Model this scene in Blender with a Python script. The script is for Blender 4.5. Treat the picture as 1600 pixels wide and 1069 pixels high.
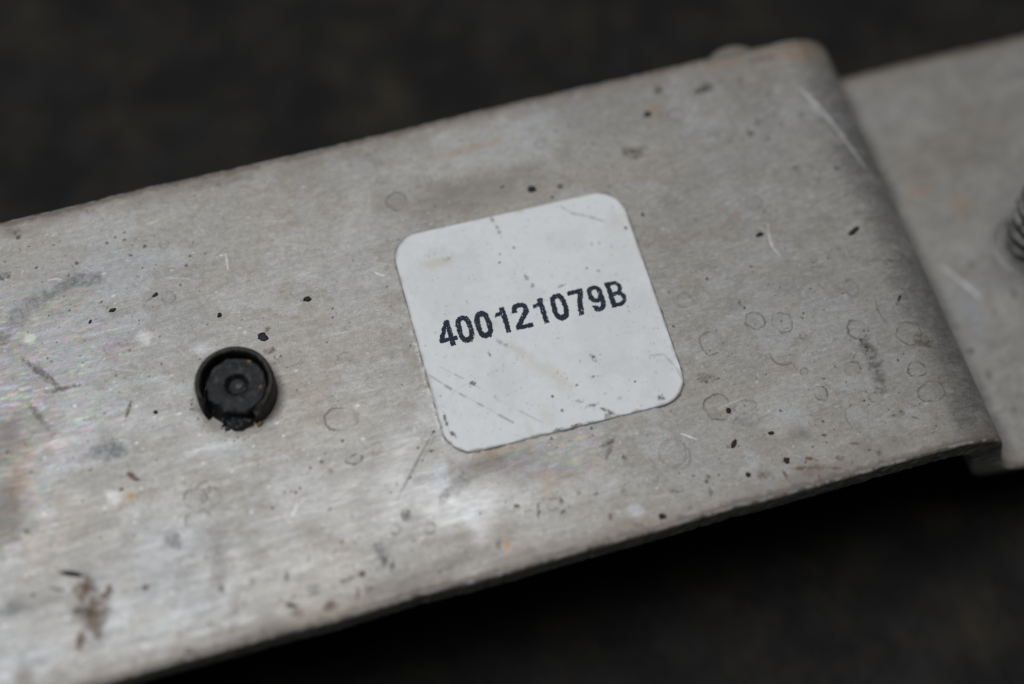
import bpy, math
import numpy as np
from mathutils import Matrix, Vector

# ------------------------------------------------------------------ scene, camera, light
scene = bpy.context.scene
for o in list(bpy.data.objects):
    bpy.data.objects.remove(o, do_unlink=True)
col = scene.collection
MM = 0.001

cam_d = bpy.data.cameras.new("camera")
cam = bpy.data.objects.new("camera", cam_d)
col.objects.link(cam)
scene.camera = cam
R = [[0.9576322407676983, -0.2852066034033363, 0.03997104973999062],
     [-0.24466711639366864, -0.8789008841074469, -0.40947678574994884],
     [0.15191607419156858, 0.3823485704009473, -0.911444500291646]]
CAM = Vector((-27.044241, -61.725978, 142.594589)) * MM
rot = Matrix(R).transposed() @ Matrix(((1, 0, 0), (0, -1, 0), (0, 0, -1)))
cam.matrix_world = Matrix.Translation(CAM) @ rot.to_4x4()
cam_d.sensor_width = 36.0
cam_d.lens = 36.0 * 2409.03 / 1600.0
cam_d.clip_start = 0.005
cam_d.clip_end = 20.0
cam_d.dof.use_dof = True
cam_d.dof.focus_distance = 0.1560
cam_d.dof.aperture_fstop = 6.4

world = bpy.data.worlds.new("World")
scene.world = world
world.use_nodes = True
bg = world.node_tree.nodes["Background"]
bg.inputs["Color"].default_value = (0.80, 0.90, 1.0, 1)
bg.inputs["Strength"].default_value = 0.04


def area(name, loc, target, size, power, color):
    d = bpy.data.lights.new(name, 'AREA')
    d.shape = 'RECTANGLE'
    d.size, d.size_y = size
    d.energy = power
    d.color = color
    o = bpy.data.objects.new(name, d)
    o.location = loc
    o.rotation_euler = (Vector(target) - Vector(loc)).to_track_quat('-Z', 'Y').to_euler()
    col.objects.link(o)
    return o


area("window_light", (-0.17, 0.10, 1.0), (0, 0, 0), (0.5, 0.5), 8.5, (0.985, 0.995, 1.0))

vs = scene.view_settings
vs.view_transform = 'Standard'
vs.look = 'None'
vs.exposure = 0.0
vs.gamma = 1.0
vs.use_curve_mapping = False
scene.render.engine = 'CYCLES'
scene.cycles.use_denoising = True
scene.cycles.max_bounces = 8

# ------------------------------------------------------------------ marks and painted-in sheen measured on the metal (millimetres on the plate)
# rings: x, y, rx, ry, strength, wobbly; blots: x, y, rx, ry, rotation, colour, strength
RINGS = [(16.27, -7.46, 1.18, 1.21, 0.5, 0), (21.5, -6.37, 1.0, 1.0, 0.5, 0), (24.11, -7.32, 1.03, 1.08, 0.5, 0), (31.31, -10.15, 1.0, 1.08, 0.7, 1),
    (36.47, -12.04, 1.27, 1.3, 0.75, 1), (37.4, -12.9, 0.8, 0.86, 0.4, 1), (29.32, -14.06, 0.79, 0.78, 0.7, 0), (35.58, -15.88, 0.99, 0.78, 0.7, 0),
    (25.09, -15.72, 0.68, 0.74, 0.7, 0), (36.13, -18.59, 1.38, 1.13, 0.55, 0), (14.57, -14.35, 1.36, 1.39, 0.7, 1), (17.14, -15.0, 1.23, 0.63, 0.35,
    0), (16.7, -16.59, 1.29, 0.9, 0.3, 1), (25.64, -9.25, 0.33, 0.36, 0.5, 0), (24.39, -13.04, 0.39, 0.35, 0.5, 0), (30.09, -17.55, 0.52, 0.49, 0.5,
    0), (29.24, -17.24, 0.59, 0.56, 0.35, 0), (27.78, -19.13, 1.17, 1.4, 0.35, 1), (32.23, -16.77, 0.59, 0.57, 0.3, 0), (15.28, -2.15, 0.86, 0.79,
    0.3, 0), (32.48, -5.45, 0.74, 0.95, 0.4, 0), (25.76, -2.59, 1.35, 1.24, 0.22, 0), (9.11, -18.11, 1.14, 1.23, 0.3, 0), (26.15, 6.77, 0.83, 0.89,
    0.3, 0), (21.77, 19.22, 0.91, 0.91, 0.5, 0), (32.47, -1.65, 0.82, 0.88, 0.25, 0), (-10.42, 16.93, 1.14, 1.02, 0.6, 0), (6.37, 19.61, 0.62, 0.6,
    0.4, 0), (-6.99, 18.49, 0.88, 0.73, 0.25, 0), (-34.83, 18.36, 0.52, 0.5, 0.3, 0), (-35.53, 12.22, 0.71, 0.63, 0.35, 0), (-31.2, 22.62, 0.73, 0.5,
    0.3, 0), (-41.6, 8.14, 1.27, 0.96, 0.25, 0), (-37.31, -9.5, 1.1, 0.92, 0.6, 0), (-35.93, -9.75, 0.92, 0.93, 0.5, 0), (-36.48, -8.79, 0.67, 0.66,
    0.35, 0), (-37.6, -11.75, 1.22, 0.85, 0.4, 0), (-22.0, -5.36, 1.7, 1.22, 0.55, 1), (-21.7, -9.83, 0.81, 0.47, 0.6, 0), (-18.3, -16.7, 0.43, 0.53,
    0.7, 1), (-19.67, -17.78, 0.49, 0.46, 0.5, 1), (-16.51, -18.54, 0.55, 0.53, 0.6, 1), (-4.31, -19.53, 0.62, 0.6, 0.4, 0), (8.65, -17.7, 1.4, 1.37,
    0.3, 0), (5.38, -18.65, 1.39, 1.5, 0.25, 0), (-19.92, 0.86, 0.77, 0.62, 0.2, 0), (-22.5, 9.37, 1.04, 0.92, 0.2, 0), (-36.12, -15.26, 0.54, 0.39,
    0.2, 0), (-39.0, 14.31, 0.45, 0.42, 0.25, 0), (-16.91, -12.7, 0.62, 0.47, 0.2, 0), (3.36, -20.14, 0.88, 0.75, 0.2, 0), (-25.16, 2.32, 1.41, 0.83,
    0.18, 0), (25.79, 15.27, 0.91, 0.76, 0.25, 0)]
BLOTS = [(31.72, -13.54, 0.68, 2.35, 0, 1, 0.45), (28.13, -15.99, 1.05, 0.7, -16, 7, 0.3), (27.78, -19.13, 1.3, 1.38, -16, 7, 0.35), (21.28, -17.16,
    1.76, 1.12, -49, 7, 0.35), (17.14, -15.0, 1.1, 0.55, -16, 4, 0.25), (16.7, -16.59, 1.03, 0.75, -16, 3, 0.4), (26.02, 21.76, 1.06, 0.48, 13, 1,
    0.8), (28.8, 14.95, 0.42, 0.41, -15, 1, 0.6), (30.39, 14.02, 0.49, 0.49, -15, 1, 0.4), (35.06, 15.63, 0.35, 0.66, -15, 1, 0.35), (30.12, 21.61,
    0.36, 0.42, -15, 1, 0.35), (32.56, 19.22, 0.28, 0.33, -15, 1, 0.4), (30.1, 16.04, 0.35, 0.41, -15, 1, 0.45), (32.09, 9.64, 0.35, 0.32, -15, 1,
    0.4), (36.36, 8.4, 0.28, 0.32, -15, 0, 0.6), (38.74, 7.42, 0.35, 0.4, -15, 1, 0.5), (38.9, 5.4, 0.35, 0.48, -15, 1, 0.5), (23.84, 6.04, 0.27,
    0.31, -15, 8, 0.6), (18.77, 20.2, 0.42, 0.41, -15, 0, 0.85), (20.94, 22.87, 0.42, 0.5, -15, 1, 0.7), (15.58, 15.95, 0.9, 0.72, -15, 1, 0.55),
    (16.92, 16.25, 0.56, 0.32, -15, 0, 0.3), (19.5, 20.6, 0.98, 0.74, -15, 8, 0.25), (21.43, 19.32, 0.84, 0.82, -15, 6, 0.3), (6.82, 14.08, 0.27,
    0.31, -15, 1, 0.7), (5.66, 13.1, 0.17, 0.19, -15, 0, 0.8), (14.27, 8.58, 0.2, 0.23, -15, 0, 0.8), (0.74, 21.23, 8.07, 2.84, -1, 4, 0.3), (-0.75,
    21.05, 4.2, 0.39, 1, 8, 0.25), (-3.64, 15.88, 6.88, 2.3, -1, 5, 0.5), (-14.98, 16.99, 0.94, 4.53, -21, 4, 0.16), (-13.94, 15.12, 0.67, 3.77, -6,
    4, 0.14), (-16.56, 14.27, 0.54, 3.33, -29, 4, 0.12), (-10.42, 16.93, 1.01, 0.92, -15, 5, 0.45), (-52.07, 12.37, 0.67, 1.48, -37, 3, 0.6), (-50.42,
    13.89, 0.89, 1.14, -16, 3, 0.65), (-48.24, 15.37, 1.64, 0.73, 19, 3, 0.6), (-45.83, 16.2, 1.65, 0.66, 14, 3, 0.65), (-43.38, 16.43, 1.79, 0.74,
    -4, 3, 0.8), (-49.85, 11.46, 0.57, 0.57, -16, 4, 0.7), (-38.75, 8.52, 0.7, 0.64, -16, 4, 0.6), (-41.62, 8.0, 1.4, 1.26, -16, 6, 0.35), (-33.32,
    5.83, 1.53, 0.56, -16, 7, 0.35), (-49.42, 24.07, 0.91, 0.6, -15, 1, 0.35), (-51.2, 19.04, 0.64, 0.37, -15, 1, 0.45), (-49.22, 7.23, 0.38, 2.35,
    36, 1, 0.45), (-47.56, 5.13, 1.6, 0.21, -2, 1, 0.4), (-50.32, 2.94, 0.3, 1.79, 24, 1, 0.3), (-41.76, 1.24, 0.16, 0.93, -26, 1, 0.5), (-44.36,
    -2.55, 1.51, 0.88, 1, 3, 0.85), (-44.81, -7.31, 0.67, 0.58, -16, 4, 0.5), (-42.7, -5.68, 0.58, 0.25, -46, 2, 0.7), (-42.41, -6.1, 0.5, 0.16, -26,
    2, 0.6), (-43.26, -7.61, 0.37, 0.32, -16, 8, 0.9), (-43.95, -6.68, 0.18, 0.19, -16, 2, 0.7), (-40.32, -13.02, 0.77, 1.03, 6, 3, 0.6), (-37.6,
    -11.75, 1.09, 0.7, -16, 4, 0.3), (-48.86, -16.77, 1.28, 2.47, -6, 2, 0.5), (-49.41, -17.56, 0.77, 0.36, -16, 1, 0.9), (-50.31, -20.23, 0.35, 0.84,
    -16, 2, 0.85), (-47.19, -16.49, 0.37, 0.7, -45, 2, 0.8), (-48.83, -14.99, 0.3, 0.86, -16, 2, 0.7), (-48.61, -18.73, 0.94, 1.09, -16, 2, 0.5),
    (-55.88, -15.45, 1.4, 0.61, -11, 3, 0.8), (-43.65, -16.86, 0.24, 0.25, -16, 1, 0.8), (-40.97, -23.85, 0.47, 0.3, -16, 2, 0.6), (-44.77, -22.32,
    0.53, 0.36, -16, 4, 0.5), (-51.61, -14.77, 0.6, 0.18, -26, 1, 0.5), (-53.75, -14.73, 0.24, 0.18, -16, 1, 0.6), (-55.71, -22.36, 0.81, 1.05, -16,
    5, 0.6), (-53.3, -8.41, 0.3, 0.25, -16, 1, 0.6), (-54.26, -9.12, 0.4, 0.2, 17, 3, 0.4), (-51.99, -2.65, 0.18, 0.16, -16, 1, 0.5), (-54.85, -5.99,
    1.57, 3.18, -16, 5, 0.75), (-53.84, 1.16, 1.84, 2.65, -16, 5, 0.6), (-53.07, -2.48, 1.22, 2.6, -16, 8, 0.15), (-24.28, -10.41, 0.31, 0.2, -16, 2,
    0.4), (-18.3, -16.7, 0.31, 0.32, -16, 1, 0.5), (-21.58, -19.54, 0.85, 0.75, -16, 3, 0.55), (-21.51, -20.47, 0.3, 0.56, -16, 1, 0.5), (-23.82,
    -21.18, 0.3, 0.31, -16, 1, 0.7), (-25.16, -21.31, 1.08, 0.19, 5, 1, 0.45), (-20.96, -21.22, 0.24, 0.5, -26, 1, 0.6), (-30.95, -22.28, 0.54, 0.24,
    -31, 1, 0.75), (-30.66, -23.12, 0.6, 0.36, -16, 2, 0.4), (-27.3, -23.45, 0.66, 0.55, -16, 2, 0.6), (-28.49, -21.52, 0.6, 0.55, -16, 3, 0.6),
    (-24.67, -22.8, 0.24, 0.49, -16, 2, 0.6), (-23.65, -22.71, 0.48, 0.31, -16, 2, 0.5), (-30.72, -19.47, 0.18, 0.37, -16, 1, 0.55), (-33.89, -19.08,
    0.24, 0.19, -16, 1, 0.5), (-36.8, -17.02, 0.84, 3.7, -16, 5, 0.35), (-36.85, -18.93, 0.23, 0.63, 5, 1, 0.5), (-36.28, -21.64, 0.59, 2.71, -16, 5,
    0.25), (-21.55, -22.99, 2.41, 0.87, 3, 5, 0.5), (-15.74, -22.38, 3.67, 0.63, 3, 5, 0.35), (-21.28, -24.35, 0.48, 0.31, -16, 2, 0.5), (-33.48,
    -24.01, 2.34, 0.49, 0, 5, 0.4), (-9.84, -22.23, 0.31, 0.5, 5, 8, 0.8), (-7.77, -18.75, 0.25, 0.19, -16, 1, 0.8), (-5.94, -19.74, 0.12, 0.58, -16,
    1, 0.75), (-3.44, -19.44, 0.16, 0.32, 5, 1, 0.75), (-3.66, -20.59, 0.25, 0.26, -16, 1, 0.6), (-12.07, -14.82, 0.75, 0.72, -16, 3, 0.55), (-14.21,
    -15.77, 0.37, 0.9, -37, 3, 0.6), (-13.16, -15.46, 0.63, 1.29, -47, 3, 0.3), (-7.93, -14.0, 6.03, 1.05, -2, 5, 0.6), (-7.63, -14.77, 0.69, 0.66,
    -16, 6, 0.45), (-4.09, -15.63, 1.38, 0.6, -16, 6, 0.35), (-11.42, -17.31, 3.6, 2.58, -16, 4, 0.75), (-14.37, -17.48, 2.47, 1.93, -16, 4, 0.4),  # the large pale blots here put the metal's sheen into its colour
    (-16.91, -12.7, 2.51, 4.51, -37, 4, 0.45), (-13.95, -13.67, 0.87, 1.31, -16, 7, 0.8), (-7.59, -12.85, 3.81, 0.27, -2, 8, 0.3), (-4.72, -13.38,
    0.19, 0.94, -16, 8, 0.3), (-3.97, -17.38, 0.88, 1.31, -16, 8, 0.15), (-10.57, -21.89, 0.25, 0.44, -16, 1, 0.35), (-12.29, -18.07, 1.24, 1.03, -16,
    7, 0.25), (0.64, -22.21, 0.19, 0.32, -16, 2, 0.8), (5.49, -23.59, 0.37, 0.26, -16, 1, 0.9), (8.35, -23.52, 0.19, 0.2, -16, 2, 0.7), (8.58, -24.2,
    0.56, 0.45, -16, 4, 0.8), (8.56, -24.26, 0.09, 0.13, -16, 2, 0.8), (3.24, -22.28, 0.81, 0.58, -16, 7, 0.6), (15.97, -20.4, 0.58, 0.93, -5, 7,
    0.55), (3.19, -24.01, 0.86, 0.19, -32, 2, 0.5), (2.76, -14.92, 1.05, 0.2, 15, 1, 0.5), (2.63, -15.72, 0.19, 1.21, -37, 1, 0.4), (3.84, -16.9,
    0.25, 0.33, -16, 1, 0.5), (16.71, -22.41, 0.7, 0.4, -16, 1, 0.4), (7.53, -21.52, 0.57, 0.2, -16, 1, 0.5), (11.18, -20.98, 0.25, 0.2, -16, 2, 0.5),
    (8.79, -16.13, 0.26, 0.2, -16, 8, 0.7), (0.15, -18.89, 3.8, 1.3, -5, 7, 0.3), (-1.56, -19.09, 0.25, 0.2, -16, 1, 0.3), (-0.1, -19.64, 0.38, 0.13,
    -5, 1, 0.6), (10.81, -22.59, 0.19, 0.53, -16, 1, 0.4), (-0.46, -14.58, 4.49, 0.66, -2, 7, 0.3), (5.86, -15.66, 4.54, 0.8, -2, 3, 0.15), (21.56,
    -21.97, 0.56, 0.21, -32, 2, 0.75), (24.36, -22.69, 0.45, 0.2, -16, 2, 0.6), (20.52, -22.72, 0.84, 0.2, -11, 2, 0.7), (22.08, -23.09, 0.64, 0.34,
    -16, 2, 0.4), (23.65, -23.61, 0.51, 0.2, -16, 2, 0.6), (26.08, -24.22, 0.58, 0.2, -16, 2, 0.55), (26.48, -21.68, 0.58, 0.17, -16, 2, 0.45),
    (18.61, -22.94, 0.2, 0.51, 14, 2, 0.6), (21.77, -24.25, 0.16, 0.46, -6, 2, 0.8), (28.39, -23.27, 0.31, 0.28, -38, 1, 0.7), (32.34, -19.91, 0.33,
    0.28, -16, 1, 0.6), (31.36, -19.92, 0.26, 0.14, -16, 1, 0.6), (33.44, -20.79, 0.32, 0.14, -32, 2, 0.5), (21.96, -19.34, 0.57, 0.35, -26, 3, 0.6),
    (23.77, -20.0, 0.25, 0.14, -26, 0, 0.7), (31.96, -23.99, 0.95, 0.46, 4, 4, 0.45), (21.86, -23.65, 2.95, 0.91, -2, 5, 0.5), (29.28, -22.25, 4.01,
    1.06, -1, 5, 0.3), (21.29, -18.94, 0.9, 0.82, -16, 5, 0.45), (20.99, -23.27, 0.64, 0.4, -16, 2, 0.3), (17.89, -19.26, 2.56, 1.35, -16, 5, 0.2),
    (36.24, -20.65, 1.31, 3.46, -16, 5, 0.2), (38.62, -18.41, 0.42, 2.01, 5, 1, 0.25), (38.98, -15.57, 0.46, 0.65, -16, 1, 0.35), (37.57, -22.46,
    0.52, 0.69, -16, 1, 0.35), (35.65, -21.2, 0.52, 0.42, -16, 2, 0.25), (37.4, -12.9, 0.8, 0.73, -16, 1, 0.5), (38.0, -13.51, 0.53, 0.51, -16, 1,
    0.5), (31.37, -11.96, 0.53, 0.5, -16, 1, 0.5), (31.3, -15.78, 0.53, 0.42, -16, 1, 0.4), (31.07, -17.03, 0.52, 0.42, -16, 1, 0.4), (14.44, -11.07,
    0.91, 0.56, -16, 1, 0.25), (37.62, -14.08, 1.15, 0.89, -50, 5, 0.4), (-26.73, 6.06, 0.26, 0.28, -16, 2, 0.4), (-27.12, 3.74, 0.57, 0.35, 7, 2,
    0.5), (-35.19, -0.6, 0.5, 0.27, -16, 1, 0.2), (-34.23, -5.06, 3.1, 1.99, -16, 7, 0.25), (-42.66, -12.75, 5.37, 2.54, -5, 7, 0.2), (-24.71, -13.2,
    7.4, 3.87, 0, 7, 0.18), (-39.86, -19.98, 4.69, 2.46, 0, 7, 0.25), (23.09, -2.09, 4.03, 2.96, -15, 7, 0.12), (33.37, -14.01, 5.3, 4.26, -16, 5,
    0.15), (29.84, 22.3, 8.92, 2.46, 0, 5, 0.25), (14.55, 21.26, 6.48, 2.4, 0, 5, 0.15), (37.97, 23.63, 3.01, 1.17, 0, 8, 0.35), (39.18, 23.76, 0.87,
    0.86, -15, 2, 0.4), (33.43, 23.79, 1.49, 0.42, 0, 1, 0.5), (29.03, 24.26, 2.22, 0.42, 0, 8, 0.3), (-27.96, 24.13, 2.67, 0.62, 0, 1, 0.3), (-43.29,
    25.13, 3.91, 0.77, 0, 1, 0.3)]
LOWER_BLOTS = [(50.19, 8.69, 1.45, 0.65, 6, 8, 0.3), (53.88, 5.91, 1.51, 1.03, -15, 8, 0.3), (55.59, 19.5, 0.47, 0.55, -15, 3, 0.5), (51.71, 3.88,
    0.52, 0.51, -15, 3, 0.4), (56.91, 6.85, 0.61, 0.52, -15, 3, 0.3), (51.99, -1.78, 0.37, 0.41, -15, 1, 0.5), (51.12, -4.49, 1.03, 0.81, -15, 7,
    0.5), (53.79, -4.39, 0.89, 1.31, -15, 7, 0.3), (55.25, -6.47, 0.22, 0.49, -15, 0, 0.7), (52.16, -7.69, 0.29, 0.4, -15, 3, 0.7), (47.62, -11.58,
    0.29, 0.39, -16, 0, 0.7), (48.3, -14.98, 0.36, 0.46, -16, 1, 0.5), (50.31, -15.7, 0.22, 0.39, -16, 3, 0.5), (48.91, -5.55, 2.2, 2.41, -15, 7,
    0.25), (49.42, -19.39, 0.28, 0.46, -16, 1, 0.4), (52.62, 12.49, 3.06, 3.49, -15, 5, 0.2), (59.91, 17.86, 3.89, 2.72, -15, 5, 0.15), (49.68, -7.42,
    0.75, 1.87, -5, 7, 0.4), (55.33, -1.85, 0.37, 0.42, -15, 0, 0.9), (45.87, -23.04, 1.41, 1.48, -16, 5, 0.4), (53.06, 23.47, 3.26, 0.89, 0, 5, 0.3)]
SPECKS = [(-49.21, 23.78, 0.26), (-48.98, 23.17, 0.33), (-39.48, 20.49, 0.13), (-40.42, 20.05, 0.16), (-36.77, 18.66, 0.2), (-43.78, 18.59, 0.19),
    (-32.51, 16.33, 0.16), (-31.01, 16.15, 0.13), (-32.4, 12.11, 0.1), (-32.42, 8.23, 0.1), (-37.73, 5.18, 0.13), (-39.28, 0.26, 0.19), (-33.11,
    15.34, 0.16), (-24.88, -9.21, 0.19), (-26.03, -9.5, 0.17), (-27.99, -11.6, 0.2), (-28.98, -11.25, 0.15), (-27.47, -11.27, 0.14), (-28.38, -11.36,
    0.12), (-30.53, -12.49, 0.15), (-22.37, -7.64, 0.16), (-16.73, -23.01, 0.2), (-2.47, -12.96, 0.19), (18.77, -18.38, 0.19), (37.9, -3.53, 0.27),
    (15.03, -21.86, 0.22), (10.85, -21.37, 0.22), (19.16, -21.5, 0.32), (-25.75, 1.47, 0.1), (-26.1, 2.8, 0.13), (34.19, -8.53, 0.1), (31.16, -19.22,
    0.1), (34.97, -13.93, 0.11), (34.12, -14.44, 0.13), (39.15, -13.68, 0.12), (20.51, -12.25, 0.13), (20.54, -16.39, 0.13), (27.63, -13.36, 0.14),
    (28.07, -15.24, 0.13), (14.38, -11.41, 0.16), (13.6, -10.9, 0.1), (18.37, -0.4, 0.19), (31.99, -10.42, 0.13), (31.26, -11.34, 0.17), (31.5,
    -12.15, 0.16), (12.22, -21.07, 0.13), (12.9, -19.94, 0.1), (-19.21, -14.09, 0.12), (-15.44, -10.35, 0.13), (-13.48, -9.16, 0.19), (-15.37, -11.76,
    0.13)]
LIGHT_SCRATCHES = [((36.07, 19.06), (37.84, 15.39), (39.05, 10.83), (39.88, 8.02), 0.34, 1.3), ((26.77, 3.95), (26.23, 2.12), (26.28, 1.08), (26.64,
    0.12), 0.12, 0.9), ((10.05, -15.99), (10.59, -16.36), (10.9, -16.65), (11.34, -16.92), 0.12, 0.9), ((28.32, -24.78), (28.81, -24.58), (29.22,
    -24.27), (29.73, -23.86), 0.13, 0.7), ((-29.0, 15.52), (-28.97, 15.05), (-29.04, 14.45), (-29.1, 13.85), 0.11, 0.6), ((-28.92, -13.68), (-28.56,
    -13.45), (-28.36, -13.17), (-28.08, -12.78), 0.16, 0.4), ((36.37, 17.08), (36.9, 15.9), (37.06, 15.35), (37.28, 14.95), 0.19, 0.8), ((-14.7, 9.5),
    (-14.44, 9.2), (-14.12, 8.88), (-13.72, 8.85), 0.12, 0.7), ((-46.93, 17.41), (-46.41, 17.42), (-45.97, 17.3), (-45.55, 17.1), 0.12, 0.5)]
DARK_SCRATCHES = [((-13.19, -8.82), (-15.1, -10.8), (-17.0, -13.01), (-18.79, -14.95), 0.1, 0.7), ((-12.75, -8.88), (-13.93, -10.08), (-14.89, -11.2),
    (-15.52, -11.85), 0.09, 0.35), ((21.64, -10.14), (21.72, -11.05), (22.28, -11.8), (23.48, -11.76), 0.1, 0.8), ((34.5, -7.4), (34.24, -8.39),
    (34.4, -9.42), (34.63, -10.25), 0.08, 0.7), ((-37.72, 12.45), (-37.29, 12.63), (-36.91, 12.9), (-36.48, 13.09), 0.11, 0.6), ((31.44, -14.57),
    (31.75, -14.51), (32.2, -14.27), (32.59, -14.01), 0.1, 0.9), ((36.29, -8.66), (36.54, -8.42), (36.9, -8.06), (37.18, -7.75), 0.1, 0.7)]
LOWER_SCRATCHES = [((48.56, -0.83), (49.5, -2.36), (50.62, -4.35), (51.53, -6.44), 0.12, 0.6)]
FLECKS = [(-27.35, 5.34, 0.53, 0.45, -37, 0, 1), (3.83, 14.57, 0.44, 0.39, -15, 0, 1), (-22.09, 8.28, 0.39, 0.29, 7, 0, 1), (-36.78, 12.87, 0.39,
    0.19, 24, 0, 1), (-41.27, 12.32, 0.38, 0.2, 13, 0, 1), (-31.04, 8.88, 0.21, 0.31, -37, 0, 1), (-43.66, 11.65, 0.17, 0.27, -37, 0, 1), (25.46,
    2.96, 0.43, 0.29, 6, 0, 1), (35.31, 0.73, 0.73, 0.32, 25, 0, 1), (14.81, -18.39, 0.23, 0.55, -37, 1, 1), (15.45, -14.95, 0.26, 0.32, -16, 1, 1),
    (18.77, -18.38, 0.33, 0.2, -5, 1, 1), (19.24, -21.46, 0.33, 0.34, -16, 1, 1), (5.49, -23.59, 0.41, 0.29, -1, 1, 1), (-50.04, -13.69, 1.14, 0.28,
    -21, 0, 1), (18.77, 20.2, 0.35, 0.37, -15, 0, 1), (36.96, -7.92, 0.14, 0.38, -38, 1, 1), (-39.28, 0.26, 0.21, 0.2, -16, 1, 1), (15.03, -21.86,
    0.23, 0.27, -16, 1, 1)]
STICKER_LINES = [((-12.25, -3.45), (-10.78, -5.19), (-8.43, -7.52), (-5.48, -10.48), 0.1, 0.75, 1), ((-11.03, -2.83), (-8.48, -5.22), (-5.69, -8.37),
    (-2.65, -11.22), 0.08, 0.5, 1), ((-1.55, 12.42), (-1.38, 11.51), (-1.19, 10.92), (-1.13, 9.88), 0.16, 0.75, 1), ((-1.13, 9.88), (-1.01, 9.31),
    (-0.71, 7.14), (0.5, 3.61), 0.05, 0.12, 0), ((5.95, 11.87), (6.84, 10.81), (8.19, 10.11), (9.78, 9.07), 0.14, 0.5, 0), ((9.94, -6.96), (11.31,
    -7.17), (12.09, -8.98), (12.27, -10.33), 0.12, 0.45, 0), ((-9.09, -3.77), (-9.05, -4.14), (-12.16, -7.96), (-12.36, -8.25), 0.05, 0.1, 0),
    ((-12.42, -7.18), (-11.11, -6.46), (-10.11, -5.65), (-8.82, -5.28), 0.06, 0.15, 0)]
STICKER_BLOTS = [(-8.37, 8.56, 1.6, 0.52, -1, 5, 0.55), (-7.36, 8.76, 0.47, 0.22, 2, 1, 0.3), (-8.57, 9.92, 0.68, 0.37, 8, 5, 0.2), (-4.23, -1.89,
    0.79, 0.21, -42, 1, 0.4), (-2.76, -3.15, 0.92, 0.42, -42, 5, 0.45), (-1.2, -5.45, 2.22, 0.69, -49, 5, 0.35), (0.5, -7.7, 1.31, 0.62, -58, 5, 0.3),
    (-8.29, -5.41, 0.29, 0.24, -15, 1, 0.85), (0.12, 4.7, 0.2, 0.36, 8, 0, 0.5), (0.5, 3.61, 0.17, 0.26, -14, 0, 0.5), (3.45, 2.85, 0.48, 0.14, 13, 1,
    0.5), (-2.09, 7.03, 0.13, 0.15, -14, 0, 0.9), (-1.8, 7.95, 0.13, 0.15, -14, 0, 0.5), (-0.17, 8.31, 0.13, 0.15, -14, 0, 0.7), (4.31, -5.79, 0.2,
    0.48, 17, 1, 0.7), (3.72, -7.75, 0.65, 0.14, -6, 1, 0.6), (-5.81, -2.73, 0.13, 0.35, 7, 1, 0.6), (1.51, -9.97, 0.58, 0.21, -6, 2, 0.5), (2.69,
    -10.7, 0.59, 0.2, 1, 1, 0.6), (3.75, -11.4, 0.45, 0.21, -25, 1, 0.75), (4.27, -11.9, 0.45, 0.28, -36, 1, 0.75), (3.74, -12.11, 0.32, 0.27, -15, 1,
    0.5), (5.44, -10.71, 0.4, 0.2, 21, 3, 0.5), (9.6, -11.65, 0.32, 0.28, -15, 1, 0.75), (13.04, 6.34, 1.11, 2.97, 2, 5, 0.22), (10.87, 8.47, 0.95,
    1.07, -14, 5, 0.25), (12.74, 8.79, 0.43, 1.92, 13, 5, 0.5), (10.41, 4.68, 1.75, 2.24, -14, 5, 0.12), (6.95, 2.49, 2.0, 1.47, -14, 5, 0.12),
    (-2.07, -10.81, 0.65, 1.21, 6, 5, 0.3), (-4.14, -11.81, 0.39, 0.93, 6, 5, 0.3), (-4.74, 10.1, 2.0, 1.5, -14, 3, 0.06), (11.9, 7.66, 0.16, 0.18,
    -14, 0, 0.9), (6.53, 4.12, 0.12, 0.13, -14, 0, 0.7), (7.61, 3.54, 0.2, 0.15, -14, 1, 0.4), (1.6, 12.42, 0.41, 0.31, -14, 5, 0.6), (-9.86, 12.73,
    0.28, 0.14, 29, 1, 0.4), (-6.75, 0.01, 1.97, 0.99, -1, 5, 0.18), (-4.57, 0.56, 0.52, 0.29, -14, 5, 0.4), (-0.72, 2.18, 0.66, 0.36, -14, 5, 0.18),
    (7.56, -9.32, 0.1, 0.11, -15, 0, 0.8), (1.77, -8.18, 0.12, 0.13, -15, 0, 0.7), (-0.94, -8.76, 0.13, 0.14, -15, 1, 0.9), (-0.44, -10.45, 0.13,
    0.14, -15, 1, 0.8), (-8.6, -5.69, 0.1, 0.1, -15, 0, 0.5), (-7.35, -3.49, 0.64, 1.4, -15, 5, 0.1), (2.81, -13.41, 0.06, 0.07, -15, 0, 0.1), (0.65,
    -9.03, 0.06, 0.07, -15, 0, 0.2)]
# ------------------------------------------------------------------ helpers
rng = np.random.default_rng(7)
LAT = rng.random((8, 256, 256))


def vnoise(x, y, seed=0):
    t = LAT[seed % 8]
    x = np.asarray(x, float) + seed * 17.31
    y = np.asarray(y, float) + seed * 9.77
    xi = np.floor(x).astype(int); yi = np.floor(y).astype(int)
    fx = x - xi; fy = y - yi
    fx = fx * fx * (3 - 2 * fx); fy = fy * fy * (3 - 2 * fy)
    a = t[xi & 255, yi & 255]; b = t[(xi + 1) & 255, yi & 255]
    c = t[xi & 255, (yi + 1) & 255]; d = t[(xi + 1) & 255, (yi + 1) & 255]
    return (a * (1 - fx) + b * fx) * (1 - fy) + (c * (1 - fx) + d * fx) * fy


def fbm(x, y, seed=0, octaves=4, gain=0.5):
    s = 0.0; amp = 1.0; tot = 0.0; f = 1.0
    for k in range(octaves):
        s = s + amp * vnoise(x * f, y * f, seed + k)
        tot += amp; amp *= gain; f *= 2.03
    return s / tot


def smooth(a, b, x):
    t = np.clip((x - a) / (b - a), 0, 1)
    return t * t * (3 - 2 * t)


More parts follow.
